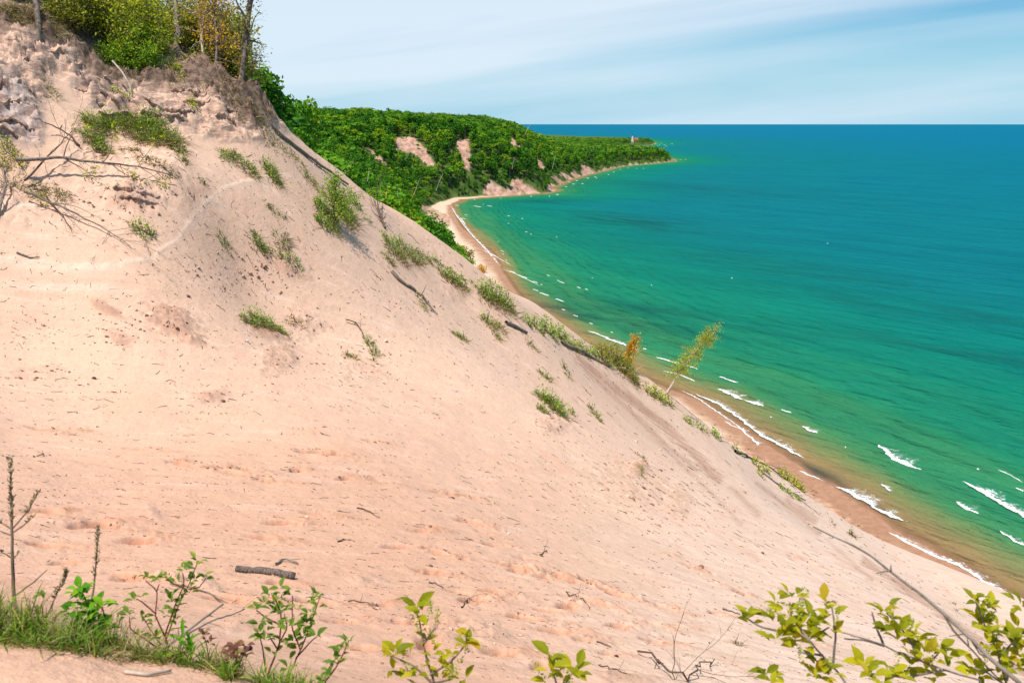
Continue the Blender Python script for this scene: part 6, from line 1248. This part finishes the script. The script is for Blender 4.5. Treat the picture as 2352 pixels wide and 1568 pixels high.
leafy_stems('red_stem_sapling', 'small red-stemmed sapling half hidden behind the bright leafy plant', 'sapling', 2.7, [[(98, 1500), (98, 1450), (86, 1400), (74, 1378)], [(96, 1440), (102, 1385)]], [(70, 1376, 3), (102, 1374, 3), (88, 1432, 3, 1.2), (96, 1420, 3, 1.2)], [], .032, M_DOG, M_REDST, 24, r=(.0035, .0014), nw=2)
leafy_stems('leafy_weed', 'lush bright green leafy plant in the grass at lower left', 'plant', 2.6, [[(218, 1530), (220, 1480), (214, 1420), (200, 1385), (184, 1350)], [(222, 1500), (240, 1430), (232, 1388)], [(216, 1500), (190, 1440)]],
    [(184, 1350, 7), (194, 1358, 5), (176, 1362, 4), (180, 1383, 5), (205, 1390, 5), (195, 1400, 5), (228, 1388, 8), (236, 1396, 6), (212, 1412, 6), (224, 1420, 7), (235, 1432, 6), (206, 1432, 5), (216, 1448, 7), (230, 1458, 7), (245, 1446, 5), (196, 1462, 6), (214, 1472, 7), (234, 1480, 7), (250, 1472, 6), (200, 1488, 6), (222, 1496, 7), (245, 1500, 6), (258, 1490, 5), (182, 1476, 4), (236, 1515, 6), (212, 1512, 6), (165, 1400, 4), (168, 1416, 3)], [], .042, M_FRESH, M_REDST, 25, wd=.55, nw=5, upw=.3)
leafy_stems('lance_leaf_weed', 'fresh plant with long pointed leaves beside the slanting grey stick', 'plant', 2.5, [[(432, 1545), (430, 1500), (426, 1470)]], [(428, 1474, 5), (436, 1488, 5), (424, 1496, 5), (434, 1508, 5), (438, 1524, 4), (430, 1532, 4), (410, 1474, 3), (446, 1500, 3)], [], .058, M_FRESH, M_STALK, 26, wd=.18, nw=4, upw=.9, r=(.003, .0015))
leafy_stems('maroon_weed', 'low plant with dark red leaves between the two saplings', 'plant', 2.5, [[(545, 1540), (540, 1510), (536, 1490)], [(545, 1535), (560, 1500)]], [(530, 1496, 5), (540, 1488, 5), (552, 1492, 5), (560, 1500, 5), (562, 1484, 4), (536, 1510, 4), (522, 1506, 4), (548, 1506, 5)], [], .030, M_MAROON, M_REDST, 27, wd=.6, nw=4, upw=.3)
leafy_stems('maroon_weed', 'small upright reddish sprig left of the dark red plant', 'plant', 2.55, [[(478, 1525), (477, 1495), (472, 1460)]], [(468, 1462, 4), (476, 1456, 4), (480, 1470, 3), (482, 1478, 3), (470, 1450, 3)], [], .024, M_MAROON, M_REDST, 28, wd=.5, nw=3, r=(.003, .0013))
woody('stick', 'slanting grey stick rising from the grass towards the sapling', 'stick', fine(px3([(330, 1524), (345, 1513), (392, 1478), (440, 1440), (478, 1412), (512, 1387)], (2.45, 2.8)), 16, .03), .005, .0035, M_GREY, 1, 2, .5, .12, seed=91)
woody('stick', 'thin forked grey twig above the slanting stick', 'stick', fine(px3([(400, 1470), (460, 1438), (498, 1420), (530, 1412), (562, 1398)], (2.6, 2.9)), 14, .03), .0035, .0018, M_GREY, 1, 3, .4, .3, seed=92)
woody('stick', 'pale straight stick lying on the sand at the bottom left edge', 'stick', fine(px3([(290, 1560), (340, 1562), (395, 1556)], lift=.008), 8, .02), .006, .004, M_PALE, seed=93)
# grass along the lip
mbG, mbS = MB(), MB(); rng = g6
def lip_grass(mb, n, xr, yr, L, w, droop, lean=.35):
    a = g6.uniform(*xr, n); b = g6.uniform(*yr, n); P = []
    keep_ = perlin(a / 60, b / 60) > -.15; a, b = a[keep_], b[keep_]
    r_ = ray(a, b + 42); P = r_ * (-1.71 / r_[:, 2])[:, None]; P[:, 2] = surf(P[:, 0], P[:, 1]) - .01
    D = norm(np.stack([g6.normal(0, lean, len(a)), g6.normal(0, lean, len(a)), np.ones(len(a))], 1)); blades(mb, P, D, L * g6.uniform(.4, 1.2, len(a)), w * g6.uniform(.6, 1.3, len(a)), droop)
lip_grass(mbG, 950, (-60, 300), (1490, 1555), .15, .0042, .8); lip_grass(mbG, 420, (-60, 110), (1480, 1540), .19, .0045, .8)
lip_grass(mbG, 380, (290, 540), (1500, 1560), .10, .0036, .8); lip_grass(mbG, 520, (520, 720), (1545, 1600), .11, .005, .9); lip_grass(mbG, 60, (400, 480), (1500, 1530), .13, .006, .7)
lip_grass(mbS, 1200, (-60, 320), (1480, 1550), .16, .0026, 1.0, .55); lip_grass(mbS, 700, (270, 560), (1495, 1560), .11, .0024, 1.1, .65); lip_grass(mbS, 300, (500, 740), (1540, 1600), .12, .0024, 1.0, .6)
lip_grass(mbG, 330, (-60, 260), (1545, 1580), .11, .0042, .9); lip_grass(mbS, 420, (-60, 300), (1545, 1580), .10, .0024, 1.1, .6)
tag(mbG.build('grass', M_GRASS), 'green grass growing along the lip of the sand at lower left', 'grass', kind='stuff')
tag(mbS.build('dry_grass', M_STRAW), 'straw coloured dry grass mixed into the green at lower left', 'dry grass', kind='stuff')
